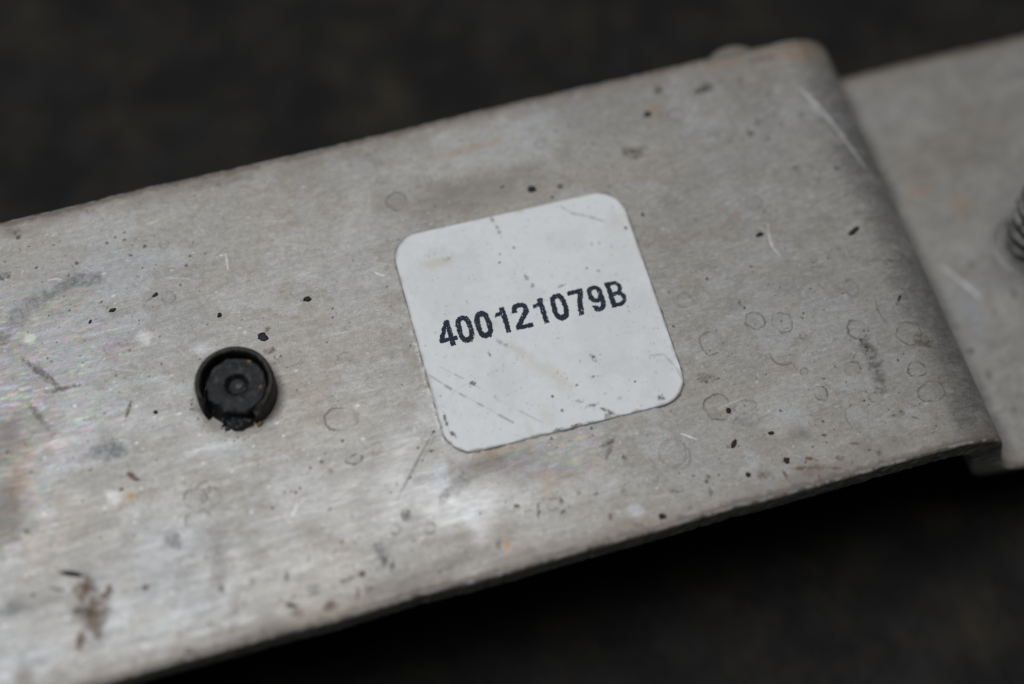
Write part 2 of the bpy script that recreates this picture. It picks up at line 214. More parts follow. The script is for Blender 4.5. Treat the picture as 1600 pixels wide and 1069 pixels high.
def mesh_obj(name, verts, faces, mat, parent=None, smooth_shade=True, attrs=None):
    """verts (n,3) in millimetres, faces (m,4) or (m,3) arrays or a list of them"""
    me = bpy.data.meshes.new(name)
    v = np.asarray(verts, np.float32) * MM
    fl = faces if isinstance(faces, list) else [faces]
    fl = [np.asarray(f, np.int32) for f in fl if len(f)]
    loops = np.concatenate([f.ravel() for f in fl])
    sizes = np.concatenate([np.full(len(f), f.shape[1], np.int32) for f in fl])
    starts = np.concatenate([[0], np.cumsum(sizes)[:-1]]).astype(np.int32)
    me.vertices.add(len(v)); me.vertices.foreach_set("co", v.ravel())
    me.loops.add(len(loops)); me.loops.foreach_set("vertex_index", loops)
    me.polygons.add(len(sizes)); me.polygons.foreach_set("loop_start", starts)
    me.polygons.foreach_set("loop_total", sizes)
    me.polygons.foreach_set("use_smooth", np.full(len(sizes), smooth_shade, bool))
    for an, data in (attrs or {}).items():
        a = me.attributes.new(an, 'FLOAT_COLOR', 'POINT')
        a.data.foreach_set("color", np.asarray(data, np.float32).ravel())
    me.update(calc_edges=True)
    me.validate()
    me.materials.append(mat)
    o = bpy.data.objects.new(name, me)
    col.objects.link(o)
    if parent is not None:
        o.parent = parent
    return o


def grid_faces(nr, nc, wrap_c=False, wrap_r=False):
    r = np.arange(nr if wrap_r else nr - 1); c = np.arange(nc if wrap_c else nc - 1)
    rr, cc = np.meshgrid(r, c, indexing='ij')
    r2 = (rr + 1) % nr; c2 = (cc + 1) % nc
    return np.stack([rr * nc + cc, r2 * nc + cc, r2 * nc + c2, rr * nc + c2], -1).reshape(-1, 4)


class Nodes:
    def __init__(self, name):
        self.m = bpy.data.materials.new(name)
        self.m.use_nodes = True
        self.t = self.m.node_tree
        self.b = self.t.nodes["Principled BSDF"]

    def n(self, kind, **kw):
        x = self.t.nodes.new(kind)
        for k, v in kw.items():
            if k.startswith("in_"):
                x.inputs[int(k[3:]) if k[3:].isdigit() else k[3:]].default_value = v
            else:
                setattr(x, k, v)
        return x

    def l(self, a, b):
        self.t.links.new(a, b)

    def math(self, op, a, b=None):
        x = self.n("ShaderNodeMath", operation=op)
        for i, s in enumerate((a, b)):
            if s is None:
                continue
            if isinstance(s, (int, float)):
                x.inputs[i].default_value = s
            else:
                self.l(s, x.inputs[i])
        return x.outputs[0]

    def noise(self, scale, detail=3, rough=0.55, vec=None, stretch=None):
        if vec is None:
            vec = self.n("ShaderNodeTexCoord").outputs["Object"]
        if stretch:
            mp = self.n("ShaderNodeMapping")
            mp.inputs["Scale"].default_value = stretch
            self.l(vec, mp.inputs["Vector"])
            vec = mp.outputs[0]
        x = self.n("ShaderNodeTexNoise")
        x.inputs["Scale"].default_value = scale
        x.inputs["Detail"].default_value = detail
        x.inputs["Roughness"].default_value = rough
        self.l(vec, x.inputs["Vector"])
        return x

    def remap(self, v, a, b, c, d):
        x = self.n("ShaderNodeMapRange")
        for i, s in zip((1, 2, 3, 4), (a, b, c, d)):
            x.inputs[i].default_value = s
        self.l(v, x.inputs[0])
        return x.outputs[0]

    def mix(self, fac, a, b, blend='MIX'):
        x = self.n("ShaderNodeMix", data_type='RGBA', blend_type=blend)
        for i, s in ((0, fac), (6, a), (7, b)):
            if isinstance(s, (int, float)):
                x.inputs[i].default_value = s
            elif isinstance(s, tuple):
                x.inputs[i].default_value = s
            else:
                self.l(s, x.inputs[i])
        return x.outputs[2]

    def bump(self, h, strength, dist):
        x = self.n("ShaderNodeBump")
        x.inputs["Strength"].default_value = strength
        x.inputs["Distance"].default_value = dist
        self.l(h, x.inputs["Height"])
        return x.outputs[0]


# ------------------------------------------------------------------ materials
def mat_metal():
    N = Nodes("dull_brushed_aluminium")
    at = N.n("ShaderNodeAttribute", attribute_name="tone")
    ft = N.n("ShaderNodeAttribute", attribute_name="finish")     # r dirt, g roughness shift, b relief
    sep = N.n("ShaderNodeSeparateColor"); N.l(ft.outputs["Color"], sep.inputs[0])
    brush = N.noise(1.0, 3, 0.65, stretch=(700, 6200, 900))
    brush2 = N.noise(1.0, 2, 0.6, stretch=(160, 1500, 400))
    pit = N.noise(5200, 2, 0.6)
    # grain in the metal itself: slightly lighter and darker drawn lines
    g = N.remap(brush.outputs[0], 0.25, 0.75, 0.90, 1.08)
    g2 = N.remap(pit.outputs[0], 0.3, 0.75, 0.88, 1.10)
    k = N.math('MULTIPLY', g, g2)
    comb = N.n("ShaderNodeCombineColor")
    for i in range(3):
        N.l(k, comb.inputs[i])
    base = N.mix(1.0, at.outputs["Color"], comb.outputs[0], 'MULTIPLY')
    N.l(base, N.b.inputs["Base Color"])
    metal = N.math('MULTIPLY', N.math('SUBTRACT', 1.0, sep.outputs[0]), 0.72)
    N.l(metal, N.b.inputs["Metallic"])
    ro = N.math('ADD', N.remap(brush2.outputs[0], 0.3, 0.7, 0.525, 0.60), N.math('SUBTRACT', sep.outputs[1], 0.5))
    N.l(ro, N.b.inputs["Roughness"])
    N.b.inputs["Specular IOR Level"].default_value = 0.4
    h = N.math('ADD', N.math('MULTIPLY', brush.outputs[0], 0.5),
               N.math('ADD', N.math('MULTIPLY', pit.outputs[0], 0.35), N.math('MULTIPLY', sep.outputs[2], 1.2)))
    N.l(N.bump(h, 0.48, 0.000022), N.b.inputs["Normal"])
    return N.m


def mat_sticker():
    N = Nodes("glossy_white_sticker_paper")
    at = N.n("ShaderNodeAttribute", attribute_name="tone")
    N.l(at.outputs["Color"], N.b.inputs["Base Color"])
    n1 = N.noise(900, 3)
    N.l(N.remap(n1.outputs[0], 0.3, 0.7, 0.38, 0.55), N.b.inputs["Roughness"])
    N.b.inputs["Specular IOR Level"].default_value = 0.35
    n2 = N.noise(260, 3)
    N.l(N.bump(n2.outputs[0], 0.25, 0.0001), N.b.inputs["Normal"])
    return N.m


def mat_ink():
    N = Nodes("black_print_ink")
    n = N.noise(5200, 3, 0.7)
    c = N.mix(N.remap(n.outputs[0], 0.56, 0.72, 0.0, 1.0), (0.011, 0.016, 0.032, 1), (0.06, 0.072, 0.10, 1))
    N.l(c, N.b.inputs["Base Color"])
    N.b.inputs["Roughness"].default_value = 0.6
    N.b.inputs["Specular IOR Level"].default_value = 0.2
    return N.m


def mat_black(name, tone, dust, rough=0.5, scale=1500, amount=(0.52, 0.72)):
    N = Nodes(name)
    n = N.noise(scale, 5, 0.65)
    n2 = N.noise(scale * 4.1, 3, 0.7)
    f = N.math('MULTIPLY', N.remap(n.outputs[0], amount[0], amount[1], 0, 1), N.remap(n2.outputs[0], 0.35, 0.65, 0.2, 1))
    N.l(N.mix(f, tone + (1,), dust + (1,)), N.b.inputs["Base Color"])
    N.l(N.remap(n.outputs[0], 0.3, 0.7, rough - 0.1, rough + 0.15), N.b.inputs["Roughness"])
    N.b.inputs["Specular IOR Level"].default_value = 0.35
    h = N.math('ADD', n.outputs[0], N.math('MULTIPLY', n2.outputs[0], 0.4))
    N.l(N.bump(h, 0.6, 0.00015), N.b.inputs["Normal"])
    return N.m


def mat_table():
    N = Nodes("black_stained_bench_top")
    a = N.noise(95, 5, 0.60)
    b = N.noise(240, 4, 0.6)
    c = N.noise(900, 3, 0.6)
    f = N.math('MULTIPLY', N.remap(a.outputs[0], 0.42, 0.68, 0, 1), N.remap(b.outputs[0], 0.30, 0.72, 0.1, 1))
    k = N.mix(f, (0.0032, 0.0032, 0.0036, 1), (0.030, 0.0235, 0.015, 1))
    g = N.math('MULTIPLY', N.remap(N.noise(130, 4).outputs[0], 0.50, 0.72, 0, 1.0), N.remap(c.outputs[0], 0.3, 0.7, 0, 1))
    k = N.mix(g, k, (0.014, 0.0143, 0.016, 1))
    v = N.n("ShaderNodeTexVoronoi"); v.inputs["Scale"].default_value = 70
    N.l(N.n("ShaderNodeTexCoord").outputs["Object"], v.inputs["Vector"])
    k = N.mix(N.remap(v.outputs["Distance"], 0.03, 0.055, 0.75, 0.0), k, (0.07, 0.065, 0.055, 1))
    N.l(k, N.b.inputs["Base Color"])
    N.b.inputs["Roughness"].default_value = 0.75
    N.b.inputs["Specular IOR Level"].default_value = 0.22
    h = N.math('ADD', b.outputs[0], N.math('MULTIPLY', c.outputs[0], 0.4))
    N.l(N.bump(h, 0.5, 0.0012), N.b.inputs["Normal"])
    return N.m


M_METAL = mat_metal()
M_STICKER = mat_sticker()
M_INK = mat_ink()
M_RUBBER = mat_black("dusty_black_plastic_sleeve", (0.011, 0.0105, 0.010), (0.085, 0.075, 0.06), 0.55, 1100, (0.46, 0.74))
M_PIN = mat_black("black_plastic_pin", (0.0085, 0.0095, 0.012), (0.11, 0.10, 0.09), 0.47, 1700, (0.50, 0.74))
M_PIN.node_tree.nodes['Principled BSDF'].inputs['Specular IOR Level'].default_value = 0.18
M_FLECK = mat_black("black_paint_fleck", (0.010, 0.010, 0.012), (0.04, 0.037, 0.035), 0.45, 4000)
M_BROWN = mat_black("brown_dirt_fleck", (0.022, 0.012, 0.009), (0.07, 0.04, 0.025), 0.7, 4000)
M_OCHRE = mat_black("ochre_dirt_grain", (0.20, 0.13, 0.05), (0.35, 0.27, 0.15), 0.6, 3000)
M_CRUMB = mat_black("crumbled_black_foam", (0.016, 0.0165, 0.019), (0.16, 0.165, 0.17), 0.38, 2600, (0.52, 0.72))
M_GLINT = mat_black("grey_glint_plastic", (0.05, 0.055, 0.062), (0.16, 0.16, 0.16), 0.3, 2600, (0.5, 0.7))  # pale grey that paints the glint inside the pin's dimple
M_TABLE = mat_table()

# ------------------------------------------------------------------ bench top
TABLE_Z = -32.0
gx = np.linspace(-900, 900, 61)
vx, vy = np.meshgrid(gx, gx, indexing='ij')
table = mesh_obj("bench_top", np.stack([vx, vy, np.full_like(vx, TABLE_Z)], -1).reshape(-1, 3), grid_faces(61, 61), M_TABLE)
table["kind"] = "structure"

# ------------------------------------------------------------------ the bracket
THICK = 3.5
ARC = math.radians(72)
X_BEND = 35.1
L_BEND, L_FIL, DROP = 11.5, 4.6, 12.0
# the step: slope angle eases in over the bend, stays straight, eases out over the fillet
_t = np.linspace(0, 1, 2001)
_ease = ARC * (_t * _t * (3 - 2 * _t))
_dz = float(np.sin(_ease).mean()); _dx = float(np.cos(_ease).mean())
L_STR = (DROP - (L_BEND + L_FIL) * _dz) / math.sin(ARC)
X_LOW = X_BEND + (L_BEND + L_FIL) * _dx + L_STR * math.cos(ARC)
S1 = X_BEND + L_BEND
S2 = S1 + L_STR
S3 = S2 + L_FIL                 # lower flat begins at x = X_LOW
_s = np.linspace(X_BEND, S3, 8001)
_a = np.where(_s < S1, ARC * smooth(X_BEND, S1, _s), np.where(_s < S2, ARC, ARC * (1 - smooth(S2, S3, _s))))
_h = np.diff(_s)
STEP_X = X_BEND + np.concatenate([[0], np.cumsum(0.5 * (np.cos(_a[1:]) + np.cos(_a[:-1])) * _h)])
STEP_Z = -np.concatenate([[0], np.cumsum(0.5 * (np.sin(_a[1:]) + np.sin(_a[:-1])) * _h)])
STEP_S, STEP_A = _s, _a
LEFT_END, RIGHT_END = -98.0, 100.0
R_END = 7.0


def profile(s):
    """point (x, z) and unit normal (nx, nz) of the upper side along the sheet"""
    s = np.asarray(s, float)
    x = s.copy(); z = np.zeros_like(s); a = np.zeros_like(s)     # a: downward slope angle
    m = (s > X_BEND) & (s <= S3)
    x = np.where(m, np.interp(s, STEP_S, STEP_X), x); z = np.where(m, np.interp(s, STEP_S, STEP_Z), z); a = np.where(m, np.interp(s, STEP_S, STEP_A), a)
    m = s > S3
    x = np.where(m, X_LOW + (s - S3), x); z = np.where(m, -DROP, z); a = np.where(m, 0, a)
    # both far ends turn down to stand on the bench (outside the picture)
    sr = S3 + (RIGHT_END - X_LOW)
    t = np.clip((s - sr) / R_END, 0, math.pi / 2); e = np.maximum(0, s - sr - R_END * math.pi / 2); m = s > sr
    x = np.where(m, RIGHT_END + R_END * np.sin(t), x); z = np.where(m, -DROP - R_END * (1 - np.cos(t)) - e, z); a = np.where(m, t, a)
    t = np.clip((LEFT_END - s) / R_END, 0, math.pi / 2); e = np.maximum(0, LEFT_END - s - R_END * math.pi / 2); m = s < LEFT_END
    x = np.where(m, LEFT_END - R_END * np.sin(t), x); z = np.where(m, -R_END * (1 - np.cos(t)) - e, z); a = np.where(m, -t, a)
    return x, z, np.sin(a), np.cos(a)


ARC_E = R_END * math.pi / 2
s_left = LEFT_END - ARC_E - (-TABLE_Z - R_END)
s_right = S3 + RIGHT_END - X_LOW + ARC_E + (-TABLE_Z - DROP - R_END)
STEP = 0.085
s_vals = np.concatenate([np.arange(s_left, -63, 1.6), np.arange(-63, S3 + 28, STEP), np.linspace(S3 + 28, s_right, 40)])
NS = len(s_vals)
Y0, Y1 = -24.81, 25.49
NV = 592
RE = 0.32                                                # worn edge radius
top_v = np.linspace(0, 1, NV)
arc_t = np.radians([18, 36, 54, 72, 90])
# loop around the section: (v, extra y as edge normal fraction, depth)
loop_v = list(top_v); loop_e = [0.0] * NV; loop_d = [0.0] * NV
for t in arc_t:
    loop_v.append(1); loop_e.append(math.sin(t)); loop_d.append(RE * (1 - math.cos(t)))
side_d = [0.7, 1.1, 1.5, 1.9, 2.3, 2.7, 3.1]
for d in side_d:
    loop_v.append(1); loop_e.append(1.0); loop_d.append(d)
for v in (1, 0.75, 0.5, 0.25, 0):
    loop_v.append(v); loop_e.append(0.9 if v == 1 else (-0.9 if v == 0 else 0)); loop_d.append(THICK)
for d in side_d[::-1]:
    loop_v.append(0); loop_e.append(-1.0); loop_d.append(d)
for t in arc_t[::-1]:
    loop_v.append(0); loop_e.append(-math.sin(t)); loop_d.append(RE * (1 - math.cos(t)))
loop_v = np.array(loop_v); loop_e = np.array(loop_e); loop_d = np.array(loop_d)
NL = len(loop_v)
SS = s_vals[:, None]
px, pz, nx, nz = profile(s_vals)
px, pz, nx, nz = [q[:, None] for q in (px, pz, nx, nz)]
wide = smooth(S1, S3, SS)
wob_f = (fbm(SS * 1.7, SS * 0 + 3.1, 1, 4) - 0.5) * 0.14 + (vnoise(SS * 0.13, SS * 0, 5) - 0.5) * 0.25
wob_b = (fbm(SS * 1.5, SS * 0 + 9.1, 2, 4) - 0.5) * 0.14 + (vnoise(SS * 0.11, SS * 0 + 4, 6) - 0.5) * 0.25
# nicks along the front edge
for c, w, d in ((12.9, 0.5, 0.14), (-2.2, 0.35, 0.10), (-19.0, 0.4, 0.10), (9.4, 0.25, 0.1), (28.2, 0.6, 0.15)):
    wob_f = wob_f + d * np.exp(-((SS - c) / w) ** 2)
y_front = Y0 - 1.0 * wide + RE + wob_f
y_back = Y1 + 0.4 * wide - RE + wob_b
YY = y_front + (y_back - y_front) * loop_v[None, :] + loop_e[None, :] * RE
side_rough = (np.abs(loop_e) > 0.99) & (loop_d > 0.5) & (loop_d < 3.3)
DD = np.repeat(loop_d[None, :], NS, 0)
rough_y = (fbm(SS * 2.3 + 0 * DD, DD * 2.2 + 0 * SS, 3, 4) - 0.5) * 0.28
YY = YY + np.where(side_rough[None, :], rough_y * np.sign(loop_e)[None, :], 0)
YY = YY + np.where(loop_e[None, :] < -0.5, 1.0, 0) * smooth(S1 + 1, S3, SS) * np.maximum(0, DD - 0.3) * 0.25
# worn, dented surface: slow waviness and hammered edge
is_top = np.zeros(NL, bool); is_top[:NV] = True
wave = (fbm(SS * 0.10, YY * 0.16, 4, 3) - 0.5) * 0.10 + (fbm(SS * 0.55, YY * 0.6, 2, 3) - 0.5) * 0.012
wave = wave * (1 - 0.9 * smooth(29, 37, SS))
DD = DD - np.where(is_top[None, :], wave, 0)
VX = px - DD * nx * 1.0
VZ = pz - DD * nz
VX = np.repeat(px, NL, 1) - DD * nx
verts = np.stack([VX, YY, VZ], -1).reshape(-1, 3)
faces = grid_faces(NS, NL, wrap_c=True)
caps = [np.arange(NL)[None, ::-1]]

# ---- tone and finish of the metal, painted on the sheet's own coordinates
SX = np.repeat(SS, NL, 1); SY = YY
tone = np.empty((NS, NL, 3), np.float32)
n_big = fbm(SX * 0.075, SY * 0.10, 0, 4)
n_mid = fbm(SX * 0.45, SY * 0.55, 3, 4)
n_fine = fbm(SX * 2.6, SY * 3.2, 5, 3)
grain = vnoise(SX * 0.9, SY * 7.0, 1) * 0.6 + vnoise(SX * 2.4, SY * 9.0, 4) * 0.4 - 0.5
salt = rng.random(SX.shape) - 0.5
lum = 0.30 * (1 + 0.30 * grain + 0.22 * salt) * (1 + 0.20 * (n_big - 0.5) + 0.16 * (n_mid - 0.5) + 0.34 * (n_fine - 0.5))
warm = (fbm(SX * 0.06 + 5, SY * 0.09, 1, 3) - 0.5)
tone[..., 0] = lum * (1.02 + 0.08 * warm)
tone[..., 1] = lum * 0.985
tone[..., 2] = lum * (0.935 - 0.12 * warm)
pm = fbm(SX * 0.17 + 3, SY * 0.22, 6, 5, 0.6)
cool = (1 - smooth(31, 37, SX)) * smooth(0.50, 0.57, pm) * (0.5 + fbm(SX * 0.5, SY * 0.7, 2, 3))
tan_ = smooth(0.06, 0.0, np.abs(pm - 0.47)) + 0.8 * smooth(0.55, 0.66, fbm(SX * 0.09, SY * 0.12 + 7, 2, 4))
tone *= (1 + 0.09 * cool[..., None] * np.array((0.75, 0.98, 1.35), np.float32))
tone *= (1 - 0.07 * np.clip(tan_, 0, 1)[..., None] * np.array((0.75, 1.0, 1.3), np.float32))
dirt = 0.10 + 0.22 * smooth(0.52, 0.75, n_mid) + 0.1 * (n_fine - 0.5)
rsh = 0.5 + 0.10 * (n_big - 0.5) + 0.10 * (n_mid - 0.5) + 0.16 * (grain)
relief = 0.5 + 0 * n_mid
# s coordinate of marks on the lower flat
LOW_SHIFT = S3 - X_LOW
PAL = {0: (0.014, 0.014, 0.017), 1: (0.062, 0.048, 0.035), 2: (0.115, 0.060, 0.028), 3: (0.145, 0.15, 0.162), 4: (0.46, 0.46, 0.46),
       5: (0.22, 0.195, 0.172), 6: (0.28, 0.225, 0.275), 7: (0.37, 0.385, 0.41), 8: (0.38, 0.23, 0.11)}
DIRTY = {0: 1, 1: 0.95, 2: 0.95, 3: 0.75, 4: 0.1, 5: 0.55, 6: 0.3, 7: 0.05, 8: 0.8}


def window(cx, cy, r):
    i0, i1 = np.searchsorted(s_vals, [cx - r, cx + r])
    if i1 <= i0:
        return None
    f0, f1 = float(y_front[i0, 0]), float(y_back[i0, 0])
    j0 = int(np.clip((cy - r - f0) / (f1 - f0) * (NV - 1) - 1, 0, NV - 1))
    j1 = int(np.clip((cy + r - f0) / (f1 - f0) * (NV - 1) + 2, 1, NV))
    if j1 <= j0:
        return None
    return slice(i0, i1), slice(j0, j1)


def blend(w, alpha, color, dirty=None, rough=None):
    a = alpha[..., None]
    tone[w] = tone[w] * (1 - a) + np.array(color, np.float32) * a
    if dirty is not None:
        dirt[w] = dirt[w] * (1 - alpha) + dirty * alpha
    if rough is not None:
        rsh[w] = rsh[w] + rough * alpha


def blot(cx, cy, rx, ry, rotd, c, st, shift=0.0):
    cx += shift
    w = window(cx, cy, max(rx, ry) * 1.9 + 0.2)
    if w is None:
        return
    x = SX[w] - cx; y = SY[w] - cy
    a = math.radians(rotd); u = x * math.cos(a) + y * math.sin(a); v = -x * math.sin(a) + y * math.cos(a)
    big = min(rx, ry)
    fr = 1.1 / max(0.25, big)
    d = np.sqrt((u / rx) ** 2 + (v / ry) ** 2)
    d = d * (1 + 1.1 * (fbm(x * fr + cx, y * fr + cy, 2, 4) - 0.5))
    soft = 0.25 if c == 0 else (0.65 if c in (5, 7, 4, 6) else 0.45)
    al = smooth(1 + soft, 1 - soft, d) * st
    if c in (1, 2, 3, 8):
        al = al * (0.55 + 0.95 * smooth(0.38, 0.62, fbm(x * 2.6 / max(0.4, big ** 0.5) + cy, y * 2.8 / max(0.4, big ** 0.5) + cx, 4, 4)))
    if c == 3:
        al = al * 0.58
    if c in (5, 7, 4, 6):
        al = al * (0.55 + 0.9 * (fbm(x * 1.1 + cy, y * 1.6 + cx, 4, 4)) - 0.0)
    blend(w, np.clip(al, 0, 1), PAL[c], DIRTY[c], 0.10 if c in (1, 2, 3, 5) else -0.09)


def ring(cx, cy, rx, ry, st, wob):
    w = window(cx, cy, max(rx, ry) * 1.6 + 0.4)
    if w is None:
        return
    x = SX[w] - cx; y = SY[w] - cy
    wa = 0.42 * min(rx, ry) ** 0.7
    p_, q_ = x * 0.8 - y * 0.6, x * 0.6 + y * 0.8
    wx_ = fbm(x * 1.1 + cx * 3, y * 1.1 + cy, 5, 4, 0.6) + fbm(p_ * 1.3 + cy, q_ * 1.3 - cx, 2, 4, 0.6) - 1
    wy_ = fbm(x * 1.2 + cy * 2, y * 1.2 - cx, 6, 4, 0.6) + fbm(p_ * 1.4 - cx, q_ * 1.4 + cy * 3, 3, 4, 0.6) - 1
    x = x + wx_ * wa * 0.9; y = y + wy_ * wa * 0.9
    th = np.arctan2(y, x)
    rr = 1 + (0.16 if wob else 0.08) * (fbm(np.cos(th) * 0.8 + cx, np.sin(th) * 0.8 + cy, 3, 2) - 0.5) * 2 * 0.6
    if wob:
        rr = rr + 0.10 * (fbm(np.cos(th) * 5 + cx, np.sin(th) * 5 + cy, 1, 2) - 0.5)
    d = (np.sqrt((x / rx) ** 2 + (y / ry) ** 2) - rr) * min(rx, ry)
    wd = 0.08
    part = 0.12 + 0.95 * smooth(0.32, 0.68, fbm(np.cos(th) * 1.2 + cy, np.sin(th) * 1.2 - cx, 5, 2))
    line = np.exp(-(d / wd) ** 2) * part * min(1, st * 1.15) * (0.55 + 0.8 * fbm(x * 5, y * 5, 1, 2))
    halo = np.exp(-np.abs(np.minimum(d, 0)) / 0.35) * (d < 0.05) * 0.34 * st
    inner = smooth(0.05, -0.2, d) * 0.16 * st
    blend(w, np.clip(inner, 0, 1), (0.34, 0.335, 0.325), 0.3, -0.05)
    resid = smooth(0.1, -0.1, d) * smooth(0.50, 0.68, fbm(x * 1.6 + cy, y * 1.6 + cx, 3, 4)) * 0.45 * st
    blend(w, np.clip(resid, 0, 1), (0.20, 0.18, 0.16), 0.8)
    blend(w, np.clip(halo, 0, 1), (0.22, 0.20, 0.18), 0.7)
    blend(w, np.clip(line * 1.2, 0, 0.9), (0.085, 0.078, 0.072), 0.9)
    relief[w] += 0.25 * line


def stroke(pts, wd, st, color, dirty, broken=0.0, shift=0.0, rel=0.0):
    P = np.array(pts, float); P[:, 0] += shift
    t = np.linspace(0, 1, 40)[:, None]
    B = (1 - t) ** 3 * P[0] + 3 * t * (1 - t) ** 2 * (1.5 * P[1] - 0.3 * P[0] - 0.2 * P[2]) + 3 * t * t * (1 - t) * (1.5 * P[2] - 0.3 * P[3] - 0.2 * P[1]) + t ** 3 * P[3]
    c = B.mean(0); r = np.abs(B - c).max() + 3 * wd + 0.2
    w = window(c[0], c[1], r)
    if w is None:
        return
    x = SX[w][..., None]; y = SY[w][..., None]
    d2 = (x - B[:, 0]) ** 2 + (y - B[:, 1]) ** 2
    k = d2.argmin(-1); d = np.sqrt(np.take_along_axis(d2, k[..., None], -1)[..., 0])
    tt = k / 39.0
    wv = wd * (0.35 + 0.9 * np.sin(np.pi * np.clip(tt, 0.04, 0.96)) ** 0.6) * (0.6 + 0.8 * vnoise(tt * 14 + c[0], tt * 0 + c[1], 3))
    al = np.exp(-(d / np.maximum(0.05, wv)) ** 2) * st
    if broken:
        al = al * smooth(0.35, 0.6, fbm(tt * 18 + c[1], tt * 0 + 2, 2, 3) + 0.12)
    blend(w, np.clip(al, 0, 1), color, dirty, -0.05)
    relief[w] += rel * al


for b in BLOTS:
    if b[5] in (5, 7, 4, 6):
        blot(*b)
# thin oxide colours and painted-in sparkle of the light, left of the plug and under the sticker: fine drawn-out flecks of tint
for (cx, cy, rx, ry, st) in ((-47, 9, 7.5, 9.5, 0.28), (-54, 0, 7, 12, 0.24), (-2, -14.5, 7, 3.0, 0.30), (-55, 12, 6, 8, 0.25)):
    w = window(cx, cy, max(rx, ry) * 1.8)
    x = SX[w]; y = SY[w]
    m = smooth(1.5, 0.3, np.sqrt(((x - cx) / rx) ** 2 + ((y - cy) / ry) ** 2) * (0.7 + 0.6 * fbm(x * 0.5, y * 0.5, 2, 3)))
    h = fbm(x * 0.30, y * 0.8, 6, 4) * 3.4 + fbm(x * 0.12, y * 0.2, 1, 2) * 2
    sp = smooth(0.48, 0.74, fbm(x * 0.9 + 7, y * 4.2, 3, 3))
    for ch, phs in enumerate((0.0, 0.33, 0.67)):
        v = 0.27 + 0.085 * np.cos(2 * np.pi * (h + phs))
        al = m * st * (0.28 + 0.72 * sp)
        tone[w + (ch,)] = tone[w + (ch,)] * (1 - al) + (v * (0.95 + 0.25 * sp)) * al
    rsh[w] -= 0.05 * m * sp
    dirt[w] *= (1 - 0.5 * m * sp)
for r in RINGS:
    ring(*r)
for b in BLOTS:
    if b[5] not in (5, 7, 4, 6):
        blot(*b)
for b in LOWER_BLOTS:
    blot(*b, shift=LOW_SHIFT)
for x, y, r in SPECKS:
    r *= 0.88
    blot(x, y, r, r, 0, 0 if r < 0.2 else 1, 0.75)
for s in LIGHT_SCRATCHES:
    stroke(s[:4], s[4] * 0.55, s[5] * 0.75, (0.85, 0.84, 0.83), 0.0, rel=-0.5)
for s in DARK_SCRATCHES:
    stroke(s[:4], s[4], s[5], (0.10, 0.09, 0.085), 0.9, rel=-0.3)
for s in LOWER_SCRATCHES:
    stroke(s[:4], s[4], s[5], (0.95, 0.94, 0.93), 0.0, shift=LOW_SHIFT)
# scattered fine specks of dirt, thicker towards the far left and the near edge
r2 = np.random.default_rng(21)
for k in range(3600):
    x = r2.uniform(-60, 40); y = r2.uniform(-24.4, 25)
    keep = 0.35 + 0.4 * (x < -35 and y > 8) + 0.4 * (y < -17) + 0.3 * (x > 15 and y < 0)
    if r2.random() > keep:
        continue
    r = 0.036 + 0.095 * r2.random() ** 4
    blot(x, y, r * r2.uniform(0.8, 1.7), r, r2.uniform(-40, 60), 0 if r2.random() < 0.16 else (1 if r2.random() < 0.75 else 2), r2.uniform(0.3, 0.85))
for k in range(1100):  # pale dots: sparkle of the metal painted into its tone
    x = r2.uniform(-60, 40); y = r2.uniform(-24.4, 25); r = 0.04 + 0.06 * r2.random() ** 2
    blot(x, y, r * r2.uniform(1, 2.2), r, r2.uniform(-10, 20), 4, r2.uniform(0.3, 1.0))
for k in range(60):
    x = r2.uniform(-60, 38); y = r2.uniform(-24, 25)
    r = 0.25 + 0.7 * r2.random() ** 2
    ring(x, y, r, r * r2.uniform(0.7, 1.1), r2.uniform(0.05, 0.22), 1)
for k in range(170):                                     # faint drawn scratches along the sheet
    x = r2.uniform(-60, 38); y = r2.uniform(-24, 25); ln = r2.uniform(0.6, 3.2); a = r2.normal(0.03, 0.18) if k % 5 else r2.uniform(-1.5, 1.5)
    dx, dy = math.cos(a) * ln, math.sin(a) * ln
    stroke([(x, y), (x + dx / 3, y + dy / 3), (x + 2 * dx / 3, y + 2 * dy / 3), (x + dx, y + dy)], 0.055,
           r2.uniform(0.06, 0.26), (0.8, 0.8, 0.8) if r2.random() < 0.65 else (0.2, 0.19, 0.18), 0.1)
pw = window(-31.1, 0.05, 8)
pr = np.hypot(SX[pw] + 31.1, SY[pw] - 0.05)
pg = smooth(1.1, 0.0, np.abs(pr - 3.9) + 1.1 * (fbm(SX[pw] * 1.3, SY[pw] * 1.3, 3, 4) - 0.5)) * 0.5
blend(pw, np.clip(pg, 0, 1), (0.15, 0.125, 0.10), 0.8)
for k in range(70):
    a = r2.uniform(0, 6.28); rr_ = 3.9 + abs(r2.normal(0, 0.8)); r = 0.05 + 0.1 * r2.random() ** 2
    blot(-31.1 + rr_ * math.cos(a), 0.05 + rr_ * math.sin(a), r, r * 0.8, r2.uniform(0, 90), 1 if r2.random() < 0.6 else 2, r2.uniform(0.3, 0.8))
